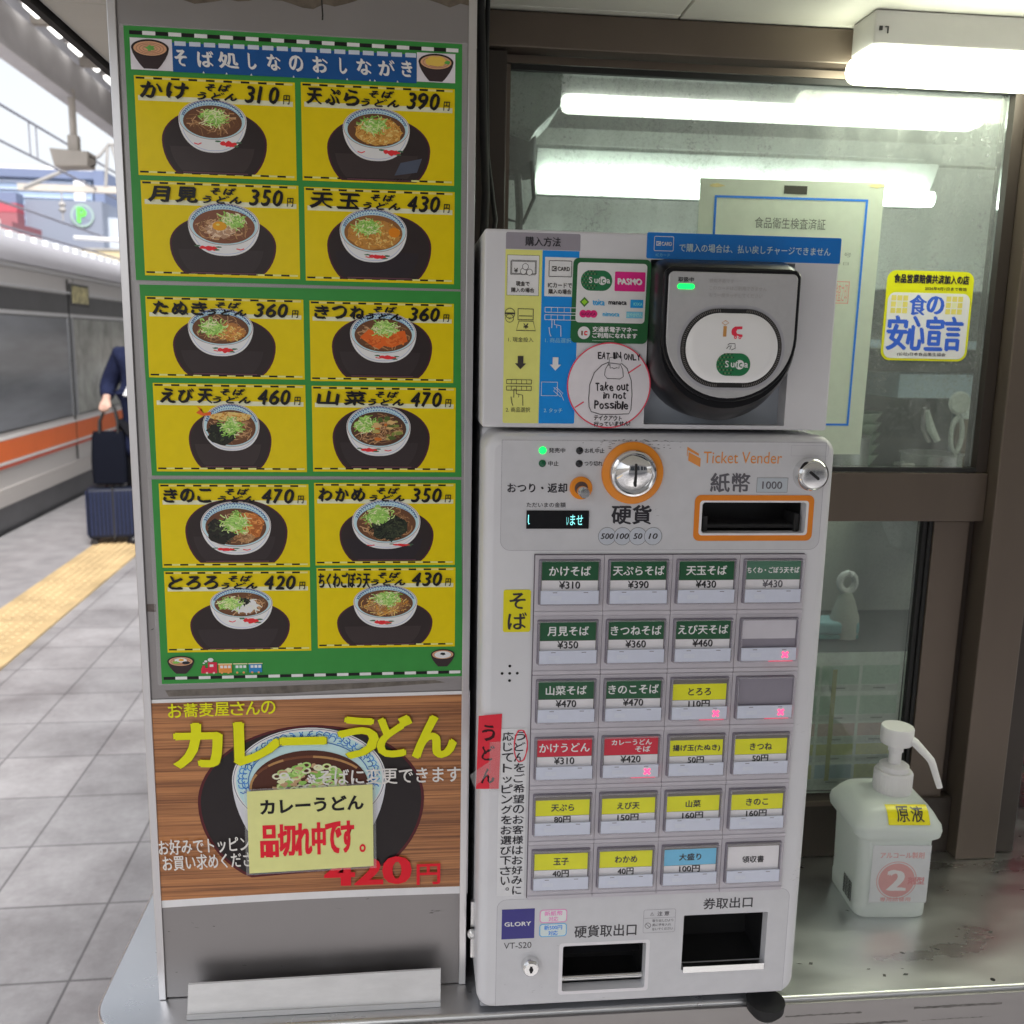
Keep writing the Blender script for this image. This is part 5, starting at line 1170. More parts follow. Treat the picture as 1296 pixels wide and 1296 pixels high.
k = Ink(.7990, base=.0002); k.ring(blob(.0962, 1.2395, .0066, .0162, .05, 28), blob(.0962, 1.2395, .0054, .0150, .05, 28), C(196, 50, 66)); k.done('red_ring', INK_PAPER, t)

# ================================================================== CARD READER CABINET
t = thing('card_reader_cabinet', 'grey white cabinet with the round card reader, standing on the ticket machine', 'card reader', (.211, .93, 1.5265))
HOLE = rrect(.1990, 1.5300, .3258, 1.6695, .001, 2)
b = faceplate(rrect(.0580, 1.5262, .3650, 1.6905, .0022, 3), [HOLE], .81, .83, .0018, .02, 3); b.build('faceplate', WHITE_CASE, t, smooth=40)
b = MB(); b.box(.0583, .8305, 1.5265, .3647, 1.045, 1.6902, bev=.001); b.build('case', WHITE_CASE, t)
b = MB(); b.box(.1985, .8275, 1.5295, .3262, .8290, 1.670); b.build('recess_panel', RECESS, t)
# printed guide
k = Ink(.81, base=.0001); YG, BG = C(206, 196, 104), C(10, 116, 190)
k.fill(rrect(.0758, 1.6747, .1384, 1.6882, .0015, 3, (0, 0, 1, 1)), C(124, 120, 128)); k.fill(rrect(.0756, 1.5300, .1066, 1.6743, .0015, 3, (1, 0, 0, 0)), YG); k.fill(rrect(.1067, 1.5300, .1378, 1.6743, .0015, 3, (0, 1, 0, 0)), BG)
k.fill(rrect(.1950, 1.6702, .3655, 1.6916, .0015, 3), C(10, 98, 172)); 
k.rect(.0772, 1.6370, .1042, 1.6700, C(188, 188, 190)); k.outline(rect(.0772, 1.6370, .1042, 1.6700), .0003, INKB); k.rect(.1090, 1.6370, .1376, 1.6690, C(190, 194, 200))
gp = k.done('instruction_print', INK_GLOSS, t)
k = Ink(.81, base=.0005); DK, LT = C(50, 46, 44), C(200, 220, 236)
k.text('購入方法', .0920, 1.6775, .1216, 1.6850, INKB, nib=.0004)
def note(x0, z0, x1, z1): k.outline(rect(x0, z0, x1, z1), .0004, DK)
note(.0800, 1.6540, .1010, 1.6650); note(.0808, 1.6548, .1018, 1.6658); k.text('¥', .0830, 1.6558, .0862, 1.6592, DK, nib=.0003)
for x, z in ((.0908, 1.6568), (.0960, 1.6562), (.0925, 1.6606)): k.fill(ell(x, z, .0027, n=20), C(188, 188, 190)); k.outline(ell(x, z, .0027, n=20), .0004, DK)
k.text('現金で', .0848, 1.6448, .0962, 1.6486, DK, nib=.0003); k.text('購入の場合', .0808, 1.6396, .1004, 1.6434, DK, nib=.0003)
k.outline(rrect(.1122, 1.6530, .1318, 1.6664, .001), .0005, DK); k.fill(rect(.1148, 1.6576, .1188, 1.6616), DK); k.text('IC', .1154, 1.6584, .1180, 1.6608, C(190, 194, 200), nib=.0003); k.text('CARD', .1198, 1.6580, .1300, 1.6612, DK, nib=.0004)
k.text('ICカードで', .1120, 1.6442, .1322, 1.6482, DK, nib=.0003); k.text('購入の場合', .1124, 1.6390, .1318, 1.6430, DK, nib=.0003)
# money going in
k.outline(ell(.0802, 1.6222, .0044, n=24), .0005, DK); k.rect(.0760, 1.6215, .0845, 1.6228, DK); k.outline(ell(.0800, 1.6182, .0036, n=20), .0004, DK); k.text('¥', .0790, 1.6172, .0810, 1.6192, DK)
k.outline(rect(.0868, 1.6170, .1002, 1.6264), .0005, DK); k.rect(.0880, 1.6200, .0992, 1.6206, DK); k.line([(.0880, 1.6160), (.0858, 1.6082), (.1022, 1.6082), (.1000, 1.6160)], .0006, DK, closed=True); k.text('¥', .0918, 1.6098, .0960, 1.6140, DK, nib=.0003)
k.text('1. 現金投入', .0792, 1.5986, .1006, 1.6026, DK)
def arrow(cx, zt, zb, col): k.fill([(cx-.0024, zt), (cx-.0024, zb+.005), (cx-.0048, zb+.005), (cx, zb), (cx+.0048, zb+.005), (cx+.0024, zb+.005), (cx+.0024, zt)], col)
arrow(.0900, 1.5870, 1.5758, DK); arrow(.1200, 1.5864, 1.5752, LT)
def keys(x0, x1, z0, z1, col):
    for z in ((z0+z1)/2+.0008, z0):
        h = (z1-z0)*.42; k.outline(rrect(x0, z, x1, z+h, .0005, 2), .0005, col)
        for i in range(1, 5): xx = x0+(x1-x0)*i/5; k.rect(xx-.0002, z, xx+.0002, z+h, col)
def hand(cx, z1, col): k.line([(cx-.0012, z1), (cx-.0012, z1-.007), (cx-.0036, z1-.0065), (cx-.0028, z1-.0115), (cx-.0018, z1-.014)], .0006, col); k.line([(cx-.0012, z1), (cx+.0008, z1), (cx+.0010, z1-.004), (cx+.0064, z1-.005), (cx+.0068, z1-.014)], .0006, col); k.line([(cx+.003, z1-.0042), (cx+.003, z1-.007)], .0004, col)
keys(.0782, .1000, 1.5578, 1.5672, DK); hand(.0860, 1.5590, DK); k.text('2. 商品選択', .0782, 1.5394, .0992, 1.5436, DK)
keys(.1096, .1372, 1.6174, 1.6282, LT); hand(.1172, 1.6178, LT); k.text('1. 商品選択', .1106, 1.5986, .1330, 1.6026, C(120, 170, 214))
k.outline(rect(.1082, 1.5536, .1224, 1.5656), .0004, LT); k.line([(.1190, 1.5610), (.1250, 1.5560), (.1280, 1.5500)], .0004, LT); k.line([(.1190, 1.5580), (.1210, 1.5612), (.1272, 1.5560), (.1250, 1.5530)], .0004, LT, closed=True); k.text('2. タッチ', .1110, 1.5394, .1270, 1.5432, C(150, 196, 226))
# reader strip
k.outline(rrect(.2010, 1.6764, .2180, 1.6886, .0012), .0005, LT); k.fill(rect(.2030, 1.6808, .2068, 1.6844), LT); k.text('IC', .2036, 1.6814, .2062, 1.6838, C(10, 98, 172), nib=.0003); k.text('CARD', .2076, 1.6810, .2164, 1.6840, LT, nib=.0003); k.text('ICカード', .2030, 1.6720, .2152, 1.6746, C(110, 176, 224))
k.text('で購入の場合は、払い戻しチャージできません', .2230, 1.6764, .3560, 1.6832, C(168, 190, 204), nib=.0002)
k.done('lettering', INK_GLOSS, gp)

def card_logo(k, x0, z0, x1, z1, dots=True):
    "green pill with a dotted left end and a white disc behind two letters"
    r = (z1-z0)/2; h = z1-z0; w_ = x1-x0; G = C(26, 96, 58)
    k.fill(rrect(x0, z0, x1, z1, r*.98, 10), G)
    for i in range(9):
        for j in range(7):
            x = x0+w_*(.04+.055*i); z = z0+h*(.08+.14*j)
            if ((x-x0-r)/r)**2+((z-z0-r)/r)**2 < .9 and (i < 6 or j in (0, 1, 5, 6)): k.fill(rect(x, z, x+w_*.028, z+h*.07), C(18, 26, 22) if (i+j) % 2 else C(110, 104, 80))
    k.fill(ell(x0+w_*.685, z0+h*.5, h*.21, n=24), C(206, 210, 206))
    for ch, a, c, col in (('S', .26, .36, C(214, 220, 214)), ('u', .43, .53, C(214, 220, 214)), ('i', .60, .625, G), ('c', .67, .76, G), ('a', .83, .93, C(214, 220, 214))):
        k.text(ch, x0+w_*a, z0+h*.38, x0+w_*c, z0+h*(.66 if ch in 'Si' else .58), col, nib=.0004)
t = thing('card_sticker', 'green bordered transport card sticker full of small logos', 'sticker', (.165, .81, 1.60))
p = [(x+(z-1.634)*.012, z) for x, z in rrect(.1325, 1.5990, .1992, 1.6690, .0045)]; sheet('paper', .8096, p, C(30, 84, 46), INK_GLOSS, t)
k = Ink(.8093); k.fill([(x+(z-1.634)*.012, z) for x, z in rrect(.1362, 1.6160, .1958, 1.6655, .003)], C(196, 192, 198))
card_logo(k, .1396, 1.6424, .1664, 1.6592); k.fill(rrect(.1686, 1.6426, .1948, 1.6586, .0008, 2), C(186, 24, 110)); k.text('PASMO', .1714, 1.6482, .1918, 1.6530, C(226, 196, 214), nib=.0011)
x, z = .1432, 1.6330; k.fill([(x-.004, z), (x, z-.0042), (x+.004, z), (x, z+.0042)], C(56, 100, 40)); k.fill([(x-.0026, z), (x, z-.0024), (x+.0026, z), (x, z+.0024)], C(130, 180, 40))
k.text('toica', .1504, 1.6306, .1604, 1.6352, C(60, 140, 210), nib=.0009); k.text('manaca', .1640, 1.6314, .1794, 1.6340, INKB, nib=.0006); k.fill(rect(.1828, 1.6290, .1938, 1.6358), C(20, 130, 196)); k.text('ICOCA', .1856, 1.6310, .1930, 1.6334, C(110, 190, 226), nib=.0003)
for dx in (0, .0045, .0090): k.fill(ell(.1424+dx, 1.6232, .0032, n=18), C(196, 30, 100))
k.text('SUGOCA', .1408, 1.6220, .1532, 1.6242, C(90, 20, 56), nib=.0003); k.text('nimoca', .1594, 1.6216, .1736, 1.6250, C(70, 150, 206), nib=.0006); k.fill(rect(.1796, 1.6204, .1938, 1.6258), C(96, 164, 212)); k.text('はやかけん', .1802, 1.6214, .1932, 1.6248, C(140, 196, 228), nib=.0003)
k.fill(ell(.1436, 1.6074, .0053, n=28), C(206, 202, 206)); k.rect(.1412, 1.6052, .1428, 1.6090, C(110, 74, 60)); k.fill(rrect(.1438, 1.6052, .1468, 1.6090, .001, 3), C(206, 50, 60)); k.rect(.1449, 1.6064, .1470, 1.6078, C(206, 202, 206))
k.text('交通系電子マネー', .1510, 1.6084, .1896, 1.6128, C(200, 214, 204), nib=.0006); k.text('ご利用になれます', .1510, 1.6034, .1896, 1.6076, C(200, 214, 204), nib=.0006)
for i in range(16): k.rect(.1510+i*.0012, 1.6008, .1518+i*.0012, 1.6013, C(140, 170, 150))
k.done('printed_logos', INK_GLOSS, t)

t = thing('eat_in_sign', 'round white handwritten sign with a red rim, drawn bag and eat in only', 'sign', (.167, .805, 1.528))
R0 = (.1668, 1.5632); sheet('paper', .8086, ell(*R0, .0366, .0366, 48), C(186, 182, 186), INK, t)
k = Ink(.8083); RR = C(206, 60, 78); k.ring(ell(*R0, .0366, n=64), ell(*R0, .0355, n=64), RR)
k.line([(.1376, 1.5440), (.1452, 1.5490)], .0011, RR); k.line([(.1830, 1.5740), (.1940, 1.5815)], .0011, RR)
BK = C(38, 34, 38)
def hw(s, x0, z0, x1, z1, j=.0005):
    n = len(s); gw = {'i': .35, 'l': .35, ' ': .55, 'I': .45, 't': .7, 'm': 1.3}; tot = sum(gw.get(c, 1) for c in s); x = x0
    for c in s:
        w_ = (x1-x0)*gw.get(c, 1)/tot
        if c != ' ':
            h = (z1-z0)*(1 if c.isupper() or c in 'klbtd' else .68 if c != 'i' else .95); dz = random.uniform(-j, j)
            k.text(c, x+w_*.10, z0+dz, x+w_*.88, z0+h+dz, BK, nib=.0006, rot=random.uniform(-7, 7))
        x += w_
random.seed(12)
hw('EAT', .1560, 1.5858, .1668, 1.5914); hw('IN', .1694, 1.5862, .1768, 1.5916); hw('ONLY', .1786, 1.5854, .1936, 1.5906)
hw('Take out', .1548, 1.5590, .1842, 1.5658); hw('in not', .1620, 1.5522, .1822, 1.5580); hw('Possible', .1542, 1.5432, .1846, 1.5502)
k.line([(.1660, 1.5800), (.1664, 1.5870), (.1768, 1.5878), (.1770, 1.5838)], .0005, BK); k.line([(.1660, 1.5832), (.1600, 1.5806), (.1535, 1.5740), (.1500, 1.5640), (.1494, 1.5520), (.1500, 1.5450), (.1520, 1.5408), (.1600, 1.5384), (.1740, 1.5386), (.1850, 1.5392), (.1868, 1.5430), (.1872, 1.5560), (.1860, 1.5680), (.1820, 1.5780), (.1766, 1.5826)], .0006, BK)
k.line([(.1664, 1.5830), (.1630, 1.5770), (.1625, 1.5720), (.1650, 1.5692), (.1760, 1.5690), (.1790, 1.5710), (.1782, 1.5770), (.1756, 1.5822)], .0005, BK); k.line([(.1668, 1.5818), (.1672, 1.5780), (.1690, 1.5786), (.1705, 1.5776), (.1730, 1.5786), (.1748, 1.5780), (.1752, 1.5816), (.1668, 1.5824)], .0005, BK)
k.text('テイクアウト', .1546, 1.5332, .1790, 1.5376, BK, nib=.0003, shear=.12, rot=-1); k.text('行っていません!', .1546, 1.5284, .1866, 1.5326, BK, nib=.0003, shear=.12, rot=2)
k.done('hand_lettering', INK, t)

# reader
t2 = thing('card_reader', 'silver card reader with an oval white touch pad and green light', 'card reader', (.258, .81, 1.6))
def shield(x0, z0, x1, z1, r, n=8):
    cx = (x0+x1)/2; hw_ = (x1-x0)/2; zc = z0+hw_*.93; p = []
    for i in range(25): a = R_(180+180*i/24); p.append((cx+hw_*math.cos(a), zc+hw_*.93*math.sin(a)))
    for i in range(n+1): a = R_(90*i/n); p.append((x1-r+r*math.cos(a), z1-r+r*math.sin(a)))
    for i in range(n+1): a = R_(90+90*i/n); p.append((x0+r+r*math.cos(a), z1-r+r*math.sin(a)))
    return p
b = MB(); s0 = shield(.1995, 1.5355, .3170, 1.6690, .009); s1 = shield(.1975, 1.5445, .3165, 1.6640, .011)
b.loft([[(x, .828, z) for x, z in s0], [(x, .795, z) for x, z in s0], [(x, .775, z) for x, z in s1], [(x, .770, z) for x, z in inset(s1, .003)]]); b.build('reader_base', BLACK, t2, smooth=35)
sf = shield(.2003, 1.5530, .3140, 1.6602, .006)
b = MB(); b.loft([[(x, .7698, z) for x, z in sf], [(x, .7665, z) for x, z in sf], [(x, .7655, z) for x, z in inset(sf, .001)]]); b.build('reader_rim', BLACK, t2, smooth=35)
b = MB(); si = shield(.2034, 1.5562, .3109, 1.6570, .0045); b.loft([[(x, .7656, z) for x, z in si], [(x, .7648, z) for x, z in si], [(x, .7642, z) for x, z in inset(si, .0006)]]); b.build('reader_face', SILVER, t2, smooth=35)
Yf = .7642
def oval(cx, cz, hx, hz, n=12): return rrect(cx-hx, cz-hz, cx+hx, cz+hz, hz*.985, n)
k = Ink(Yf, base=.0001); k.fill(oval(.2580, 1.5970, .0452, .0342), (.46, .46, .50)); k.done('pad_halo', INK_GLOSS, t2)
b = MB(); b.prism(oval(.2578, 1.5968, .0424, .0317), Yf-.0016, Yf-.0003); rg = b.build('pad_ring', BLACK_MATT, t2)
k = Ink(Yf-.0016, base=.0001); o_, i_ = oval(.2578, 1.5968, .0418, .0311, 30), oval(.2578, 1.5968, .0398, .0291, 30)
for i in range(0, len(o_), 1):
    a, c = Vector(o_[i]), Vector(i_[i]); k.line([a, c], .0005, C(96, 92, 90), jit=.00005)
k.done('knurl', INK_GLOSS, rg)
b = MB(); p = oval(.2580, 1.5970, .0386, .0279); b.loft([[(x, Yf-.0010, z) for x, z in p], [(x, Yf-.0022, z) for x, z in p], [(x, Yf-.0034, z) for x, z in inset(p, .003)], [(x, Yf-.0040, z) for x, z in inset(p, .008)]])
pad = b.build('touch_pad', mat('touch_pad_white', C(190, 190, 192), .14, 0, .01), t2, smooth=60)
k = Ink(Yf-.0040, base=.0002); BR, RD = C(160, 116, 62), C(206, 40, 62)
k.rect(.2492, 1.6062, .2520, 1.6146, BR); k.line([(.2478, 1.6172), (.2506, 1.6154), (.2536, 1.6172), (.2506, 1.6190)], .0006, BR, closed=True)
k.fill([(.2612, 1.6072), (.2640, 1.6062), (.2640, 1.6062), (.2655, 1.6062), (.2655, 1.6080), (.2610, 1.6086), (.2600, 1.6104), (.2610, 1.6122), (.2650, 1.6124), (.2650, 1.6146), (.2590, 1.6144), (.2566, 1.6126), (.2560, 1.6104), (.2566, 1.6080), (.2590, 1.6064)], RD)
for x in (.2597, .2634): k.fill(ell(x, 1.6058, .0013, n=14), RD); k.fill(ell(x, 1.6058, .0005, n=10), C(220, 200, 200))
k.line([(.2528, 1.5966), (.2545, 1.5986), (.2568, 1.5990), (.2560, 1.5974), (.2556, 1.5960)], .0005, INKB); k.line([(.2536, 1.5994), (.2552, 1.6008), (.2596, 1.6008), (.2600, 1.5970), (.2568, 1.5956)], .0005, INKB)
card_logo(k, .2450, 1.5748, .2735, 1.5930); k.done('pad_logos', INK_GLOSS, pad)
k = Ink(Yf, base=.0003); k.text('取扱中', .2110, 1.6490, .2238, 1.6526, INKB, nib=.0003)
GT = C(134, 132, 132)
for i, s in enumerate(('読取不能です', 'このカードはご利用できません', 'もう一度タッチしてください')): k.text(s, .2370, 1.6486-i*.0056, .2370+(.0200, .0478, .0445)[i], 1.6520-i*.0056, GT)
k.done('face_lettering', INK_GLOSS, t2)
b = MB(); b.prism(rrect(.2106, 1.6432, .2246, 1.6474, .0020, 5), Yf-.0008, Yf-.0002, bev=.0004); b.build('green_light', LED_GREEN, t2)

# ================================================================== PAPERS ON THE GLASS
t = thing('inspection_certificate', 'pale certificate with a blue border taped to the window behind the machine', 'certificate', (.42, 1.076, 1.47))
p = [(.3165, 1.4735), (.5290, 1.4740), (.5315, 1.7835), (.3165, 1.7815)]; sheet('paper', 1.0765, p, (.80, .86, .75), INK_THIN, t)
k = Ink(1.0760); CB = C(40, 100, 176); k.ring([(.3340, 1.5080), (.5118, 1.5080), (.5132, 1.7650), (.3340, 1.7638)], [(.3366, 1.5104), (.5092, 1.5104), (.5105, 1.7626), (.3366, 1.7614)], CB)
k.text('食品衛生検査済証', .3820, 1.7300, .4650, 1.7420, C(96, 100, 92)); k.rect(.4135, 1.7680, .4405, 1.7770, C(52, 52, 46))
k.fill(blob(.336, 1.7742, .008, .002, .3), C(176, 168, 120)); k.fill(blob(.522, 1.7800, .009, .002, .3), C(172, 166, 122))
k.text('第   号', .470, 1.7010, .4985, 1.7060, C(128, 132, 122)); k.text('年月日', .468, 1.6920, .4960, 1.6956, C(140, 144, 132)); k.outline(rect(.4800, 1.6490, .4990, 1.6740), .0008, C(206, 130, 120)); k.text('検査之印', .4820, 1.6510, .4970, 1.6720, C(214, 140, 130))
k.done('printing', INK_PAPER, t)
t = thing('safety_sticker', 'square yellow and blue food safety sticker on the window glass', 'sticker', (.6, 1.078, 1.58))
p = [(x, z) for x, z in rrect(.5450, 1.5855, .6515, 1.6885, .011)]; sheet('paper', 1.0782, p, C(226, 222, 20, .52), INK_GLOSS, t)
k = Ink(1.0778); k.fill(rrect(.5478, 1.5880, .6488, 1.6635, .009), C(206, 210, 206))
k.text('食品営業賠償共済加入の店', .5535, 1.6742, .6450, 1.6842, INKB, nib=.0012); k.text('2026年4月1日まで有効', .5920, 1.6668, .6430, 1.6706, INKB, nib=.0003)
BS = C(48, 84, 176); OG = C(232, 178, 92)
for x0 in (.5520, .6195):
    for i in range(3):
        for j in range(3): k.rect(x0+i*.0072, 1.6398+j*.0072, x0+i*.0072+.0060, 1.6398+j*.0072+.0060, OG if (i, j) != (1, 1) else C(226, 200, 150))
k.text('食', .5752, 1.6380, .5950, 1.6612, BS, nib=.0020, nibv=(1, .3)); k.text('の', .5968, 1.6395, .6165, 1.6600, BS, nib=.0024, nibv=(1, .3))
for ch, a, c in (('安', .5510, .5745), ('心', .5755, .5960), ('宣', .5985, .6190), ('言', .6210, .6425)): k.text(ch, a, 1.5978, c, 1.6368, BS, nib=.0030, nibv=(1, .3)); k.text(ch, a, 1.5978, c, 1.6368, BS, nib=.0016, nibv=(0, 1))
k.text('(公社)日本食品衛生協会', .5650, 1.5905, .6250, 1.5950, INKB, nib=.0002); k.done('printing', INK_GLOSS, t)

# ================================================================== SANITISER BOTTLE
PLASTIC = None
def bottle_mat():
    m, n, b = new_mat('milky_bottle_plastic')
    f = noise_fac(n, 20, 3); c = ramp(n, f, [(.3, (.80, .86, .83)), (.7, (.84, .88, .86))])
    n.links.new(c, b.inputs['Base Color']); b.inputs['Roughness'].default_value = .36
    tl = n.nodes.new('ShaderNodeBsdfTranslucent'); n.links.new(c, tl.inputs[0]); mx = n.nodes.new('ShaderNodeMixShader'); mx.inputs[0].default_value = .35
    n.links.new(b.outputs[0], mx.inputs[1]); n.links.new(tl.outputs[0], mx.inputs[2]); n.links.new(mx.outputs[0], n.nodes['Material Output'].inputs[0]); return m
PLASTIC = bottle_mat(); PUMP_W = mat('pump_white_plastic', (.80, .79, .80), .35, 0, .01)
BX, BY, BZ = .5455, .974, .9584
t = thing('sanitiser_bottle', 'milky square alcohol pump bottle with a yellow tag standing on the counter', 'bottle', (BX, BY, BZ), R_(-4))
b = MB(); loops = []
for z, hx, hy, r in ((0, .0385, .040, .012), (.003, .0412, .0427, .013), (.018, .0416, .0432, .013), (.0195, .0408, .0424, .013), (.086, .0420, .0436, .013), (.0965, .0424, .0440, .013), (.099, .0455, .0470, .014), (.102, .0492, .0500, .015), (.109, .0502, .0510, .015), (.115, .0490, .0500, .015), (.119, .0462, .0474, .015), (.125, .0430, .0444, .016), (.131, .0385, .0400, .017), (.1345, .0325, .0340, .018), (.136, .026, .027, .018)):
    loops.append([(x, y, z) for x, y in rrect(-hx, -hy, hx, hy, r, 6)])
b.loft(loops); b.build('tank', PLASTIC, t, world=False, smooth=45)
cx, cy = .0085, .004
b = MB(); b.lathe((cx, cy, .1345), [(.0212, 0), (.0212, .024), (.0196, .0262)], 'Z', 40)
for i in range(40):
    a = 2*math.pi*i/40; b.box(cx+.0212*math.cos(a)-.0003, cy+.0212*math.sin(a)-.0003, .137, cx+.0212*math.cos(a)+.0003, cy+.0212*math.sin(a)+.0003, .158)
o = b.build('cap', PUMP_W, t, world=False, smooth=40)
b = MB(); b.lathe((cx, cy, .1607), [(.0165, 0), (.0165, .006), (.0135, .008), (.0070, .0085), (.0070, .022), (.0085, .023), (.0085, .030)], 'Z', 32); b.build('collar', PUMP_W, o, world=False, smooth=35)
b = MB(); b.lathe((cx, cy, .1905), [(.0085, 0), (.0172, .003), (.0182, .006), (.0182, .0215), (.0172, .0232), (.004, .0236)], 'Z', 40); pm = b.build('pump_head', PUMP_W, t, world=False, smooth=40)
b = MB(); b.tube([(cx+.008, cy-.006, .2030), (cx+.016, cy-.012, .1985), (cx+.0275, cy-.0225, .1862), (cx+.0300, cy-.0245, .1830), (cx+.0318, cy-.026, .1785), (cx+.0400, cy-.0310, .1530)], [.0056, .0050, .0042, .0042, .0040, .0033], 16); b.build('nozzle', PUMP_W, pm, world=False, smooth=50)
k = Ink(-.0440, base=.0003); PK = (.66, .36, .35)
k.fill(rect(-.0290, .0215, .0375, .0920), (.66, .67, .68)); k.text('アルコール製剤', -.0200, .0760, .0300, .0835, PK, nib=.0006)
k.ring(ell(.0010, .0490, .0232, n=48), ell(.0010, .0490, .0222, n=48), PK); k.fill(ell(.0010, .0490, .0208, n=48), PK); k.text('2', -.0085, .0365, .0105, .0615, (.72, .70, .70), nib=.0040, nibv=(1, .2))
k.text('剤型', .0140, .0440, .0330, .0530, (.62, .26, .27), nib=.0008); k.text('専用詰替用', -.0160, .0230, .0190, .0280, PK, nib=.0004)
k.done('front_label', INK_PAPER, t, False)
k = Ink(0, base=0); random.seed(6); z = 0
y = .001
for i in range(14):
    w_ = random.choice([.0006, .0006, .0012, .0018]); y += w_+random.choice([.0005, .0008]); k.add([(-.04265, -.030+y, .012), (-.04265, -.030+y-w_, .012), (-.0427, -.030+y-w_, .036), (-.0427, -.030+y, .036)], [(0, 1, 2, 3)], (.02, .02, .02))
k.done('barcode', INK_PAPER, t, False)
ARC = [(-.0500, .1150), (-.0474, .1190), (-.0444, .1250), (-.0400, .1310), (-.0340, .1345), (-.0270, .1360)]
def on_slope(x, f, out):
    f = min(.999, max(0, f))*(len(ARC)-1); i = int(f); f -= i; a, c = ARC[i], ARC[i+1]
    return (x, a[0]+(c[0]-a[0])*f-out*.8, a[1]+(c[1]-a[1])*f+out*.7)
b = MB(); vs = []; ny = 10
for i in range(13):
    for j in range(ny+1): vs.append(on_slope(-.0160+.0470*i/12, .16+.70*j/ny, .0009))
b.add(vs, [(i*(ny+1)+j, (i+1)*(ny+1)+j, (i+1)*(ny+1)+j+1, i*(ny+1)+j+1) for i in range(12) for j in range(ny)], C(232, 178, 10)); tg = b.build('yellow_tag', INK_GLOSS, t, False, inkc=True)
k = Ink(0, base=0); k.text('原', -.0060, .26, .0085, .78, INKB, offset=.01); k.text('液', .0105, .26, .0250, .78, INKB, offset=.01)
k.v = [on_slope(x, z, .0014-y*.5) for x, y, z in k.v]; k.build('lettering', INK_GLOSS, tg, False, inkc=True)

# ================================================================== PASSENGER AND LUGGAGE
def skinned(name, P, E, Rd, m, parent, sub=2):
    me = bpy.data.meshes.new(name); me.from_pydata([Vector(p) for p in P], E, []); o = bpy.data.objects.new(name, me); COL.objects.link(o)
    md = o.modifiers.new('s', 'SKIN'); md.use_smooth_shade = True
    for i, r in enumerate(Rd):
        me.skin_vertices[0].data[i].radius = (r, r) if not isinstance(r, tuple) else r
    me.skin_vertices[0].data[0].use_root = True
    o.modifiers.new('u', 'SUBSURF').levels = sub; o.modifiers['u'].render_levels = sub
    dg = bpy.context.evaluated_depsgraph_get(); nm = bpy.data.meshes.new_from_object(o.evaluated_get(dg)); bpy.data.objects.remove(o)
    nm.name = name; nm.materials.clear(); nm.materials.append(m); nm.polygons.foreach_set('use_smooth', [True]*len(nm.polygons))
    o = bpy.data.objects.new(name, nm); COL.objects.link(o); reg(o, parent); return o
SKIN = mat('skin', (.52, .33, .26), .5, 0, .05); NAVY = mat('navy_coat_cloth', (.014, .018, .046), .9, 0, .2, 30, spec=.1); TROUSER = mat('black_trouser_cloth', (.008, .008, .010), .9, spec=.1)
t = thing('person', 'person in a navy coat and black trousers holding the bag on the suitcase', 'person', (-2.03, 7.5, 0), R_(-8))
P = [(0, 0, .95), (0, 0, 1.12), (0, -.01, 1.34), (0, 0, 1.47), (0, -.01, 1.56), (0, -.025, 1.63), (0, -.02, 1.72),
     (-.17, 0, 1.43), (-.30, .03, 1.20), (-.265, -.09, 1.10), (-.245, -.15, 1.075), (.17, 0, 1.43), (.24, .02, 1.15), (.25, -.03, .90), (.25, -.04, .82),
     (-.09, 0, .90), (-.10, -.01, .50), (-.10, .02, .09), (-.10, -.11, .04), (.09, 0, .90), (.10, -.03, .50), (.10, .0, .09), (.10, -.13, .04)]
E = [(0, 1), (1, 2), (2, 3), (3, 4), (4, 5), (5, 6), (3, 7), (7, 8), (8, 9), (9, 10), (3, 11), (11, 12), (12, 13), (13, 14), (0, 15), (15, 16), (16, 17), (17, 18), (0, 19), (19, 20), (20, 21), (21, 22)]
Rd = [.12, .12, .13, .07, .052, .085, .075, .055, .042, .030, .036, .055, .042, .030, .036, .085, .058, .04, .035, .085, .058, .04, .035]
n0 = len(P)
for hx, hy, hz, s in ((-.245, -.15, 1.075, 1), (.25, -.04, .82, -1)):
    hand_i = 10 if s == 1 else 14
    for i in range(4):
        a = (i-1.5)*.018; L = (.03, .036, .033, .026)[i]; k0 = len(P)
        P += [(hx+a, hy-.03, hz-.012), (hx+a, hy-.03-L*.3, hz-.012-L), (hx+a, hy-.012, hz-.028-L)]; Rd += [.0095, .0088, .0080]; E += [(hand_i, k0), (k0, k0+1), (k0+1, k0+2)]
    k0 = len(P); P += [(hx+s*.036, hy-.012, hz-.004), (hx+s*.044, hy-.03, hz-.03)]; Rd += [.011, .0095]; E += [(hand_i, k0), (k0, k0+1)]
skinned('body', P, E, Rd, SKIN, t)
skinned('coat', [(0, 0, 1.0), (0, .005, 1.15), (0, -.005, 1.35), (0, .005, 1.475), (-.17, .005, 1.435), (-.302, .03, 1.20), (-.268, -.075, 1.108), (.17, .005, 1.435), (.242, .02, 1.15), (.25, -.022, .92), (0, .01, .80), (0, .01, .62)],
        [(0, 1), (1, 2), (2, 3), (3, 4), (4, 5), (5, 6), (3, 7), (7, 8), (8, 9), (0, 10), (10, 11)], [(.19, .15), (.18, .15), (.19, .15), .10, .085, .070, .050, .085, .066, .048, (.21, .17), (.22, .18)], NAVY, t)
skinned('trousers', [(0, 0, .92), (-.09, 0, .86), (-.10, -.01, .50), (-.10, .02, .10), (.09, 0, .86), (.10, -.03, .50), (.10, 0, .10)], [(0, 1), (1, 2), (2, 3), (0, 4), (4, 5), (5, 6)], [.13, .105, .08, .065, .105, .08, .065], TROUSER, t)
skinned('hair', [(0, .01, 1.70), (0, .0, 1.745), (0, .05, 1.66)], [(0, 1), (0, 2)], [.088, .07, .07], mat('dark_hair', (.02, .016, .014), .6), t)
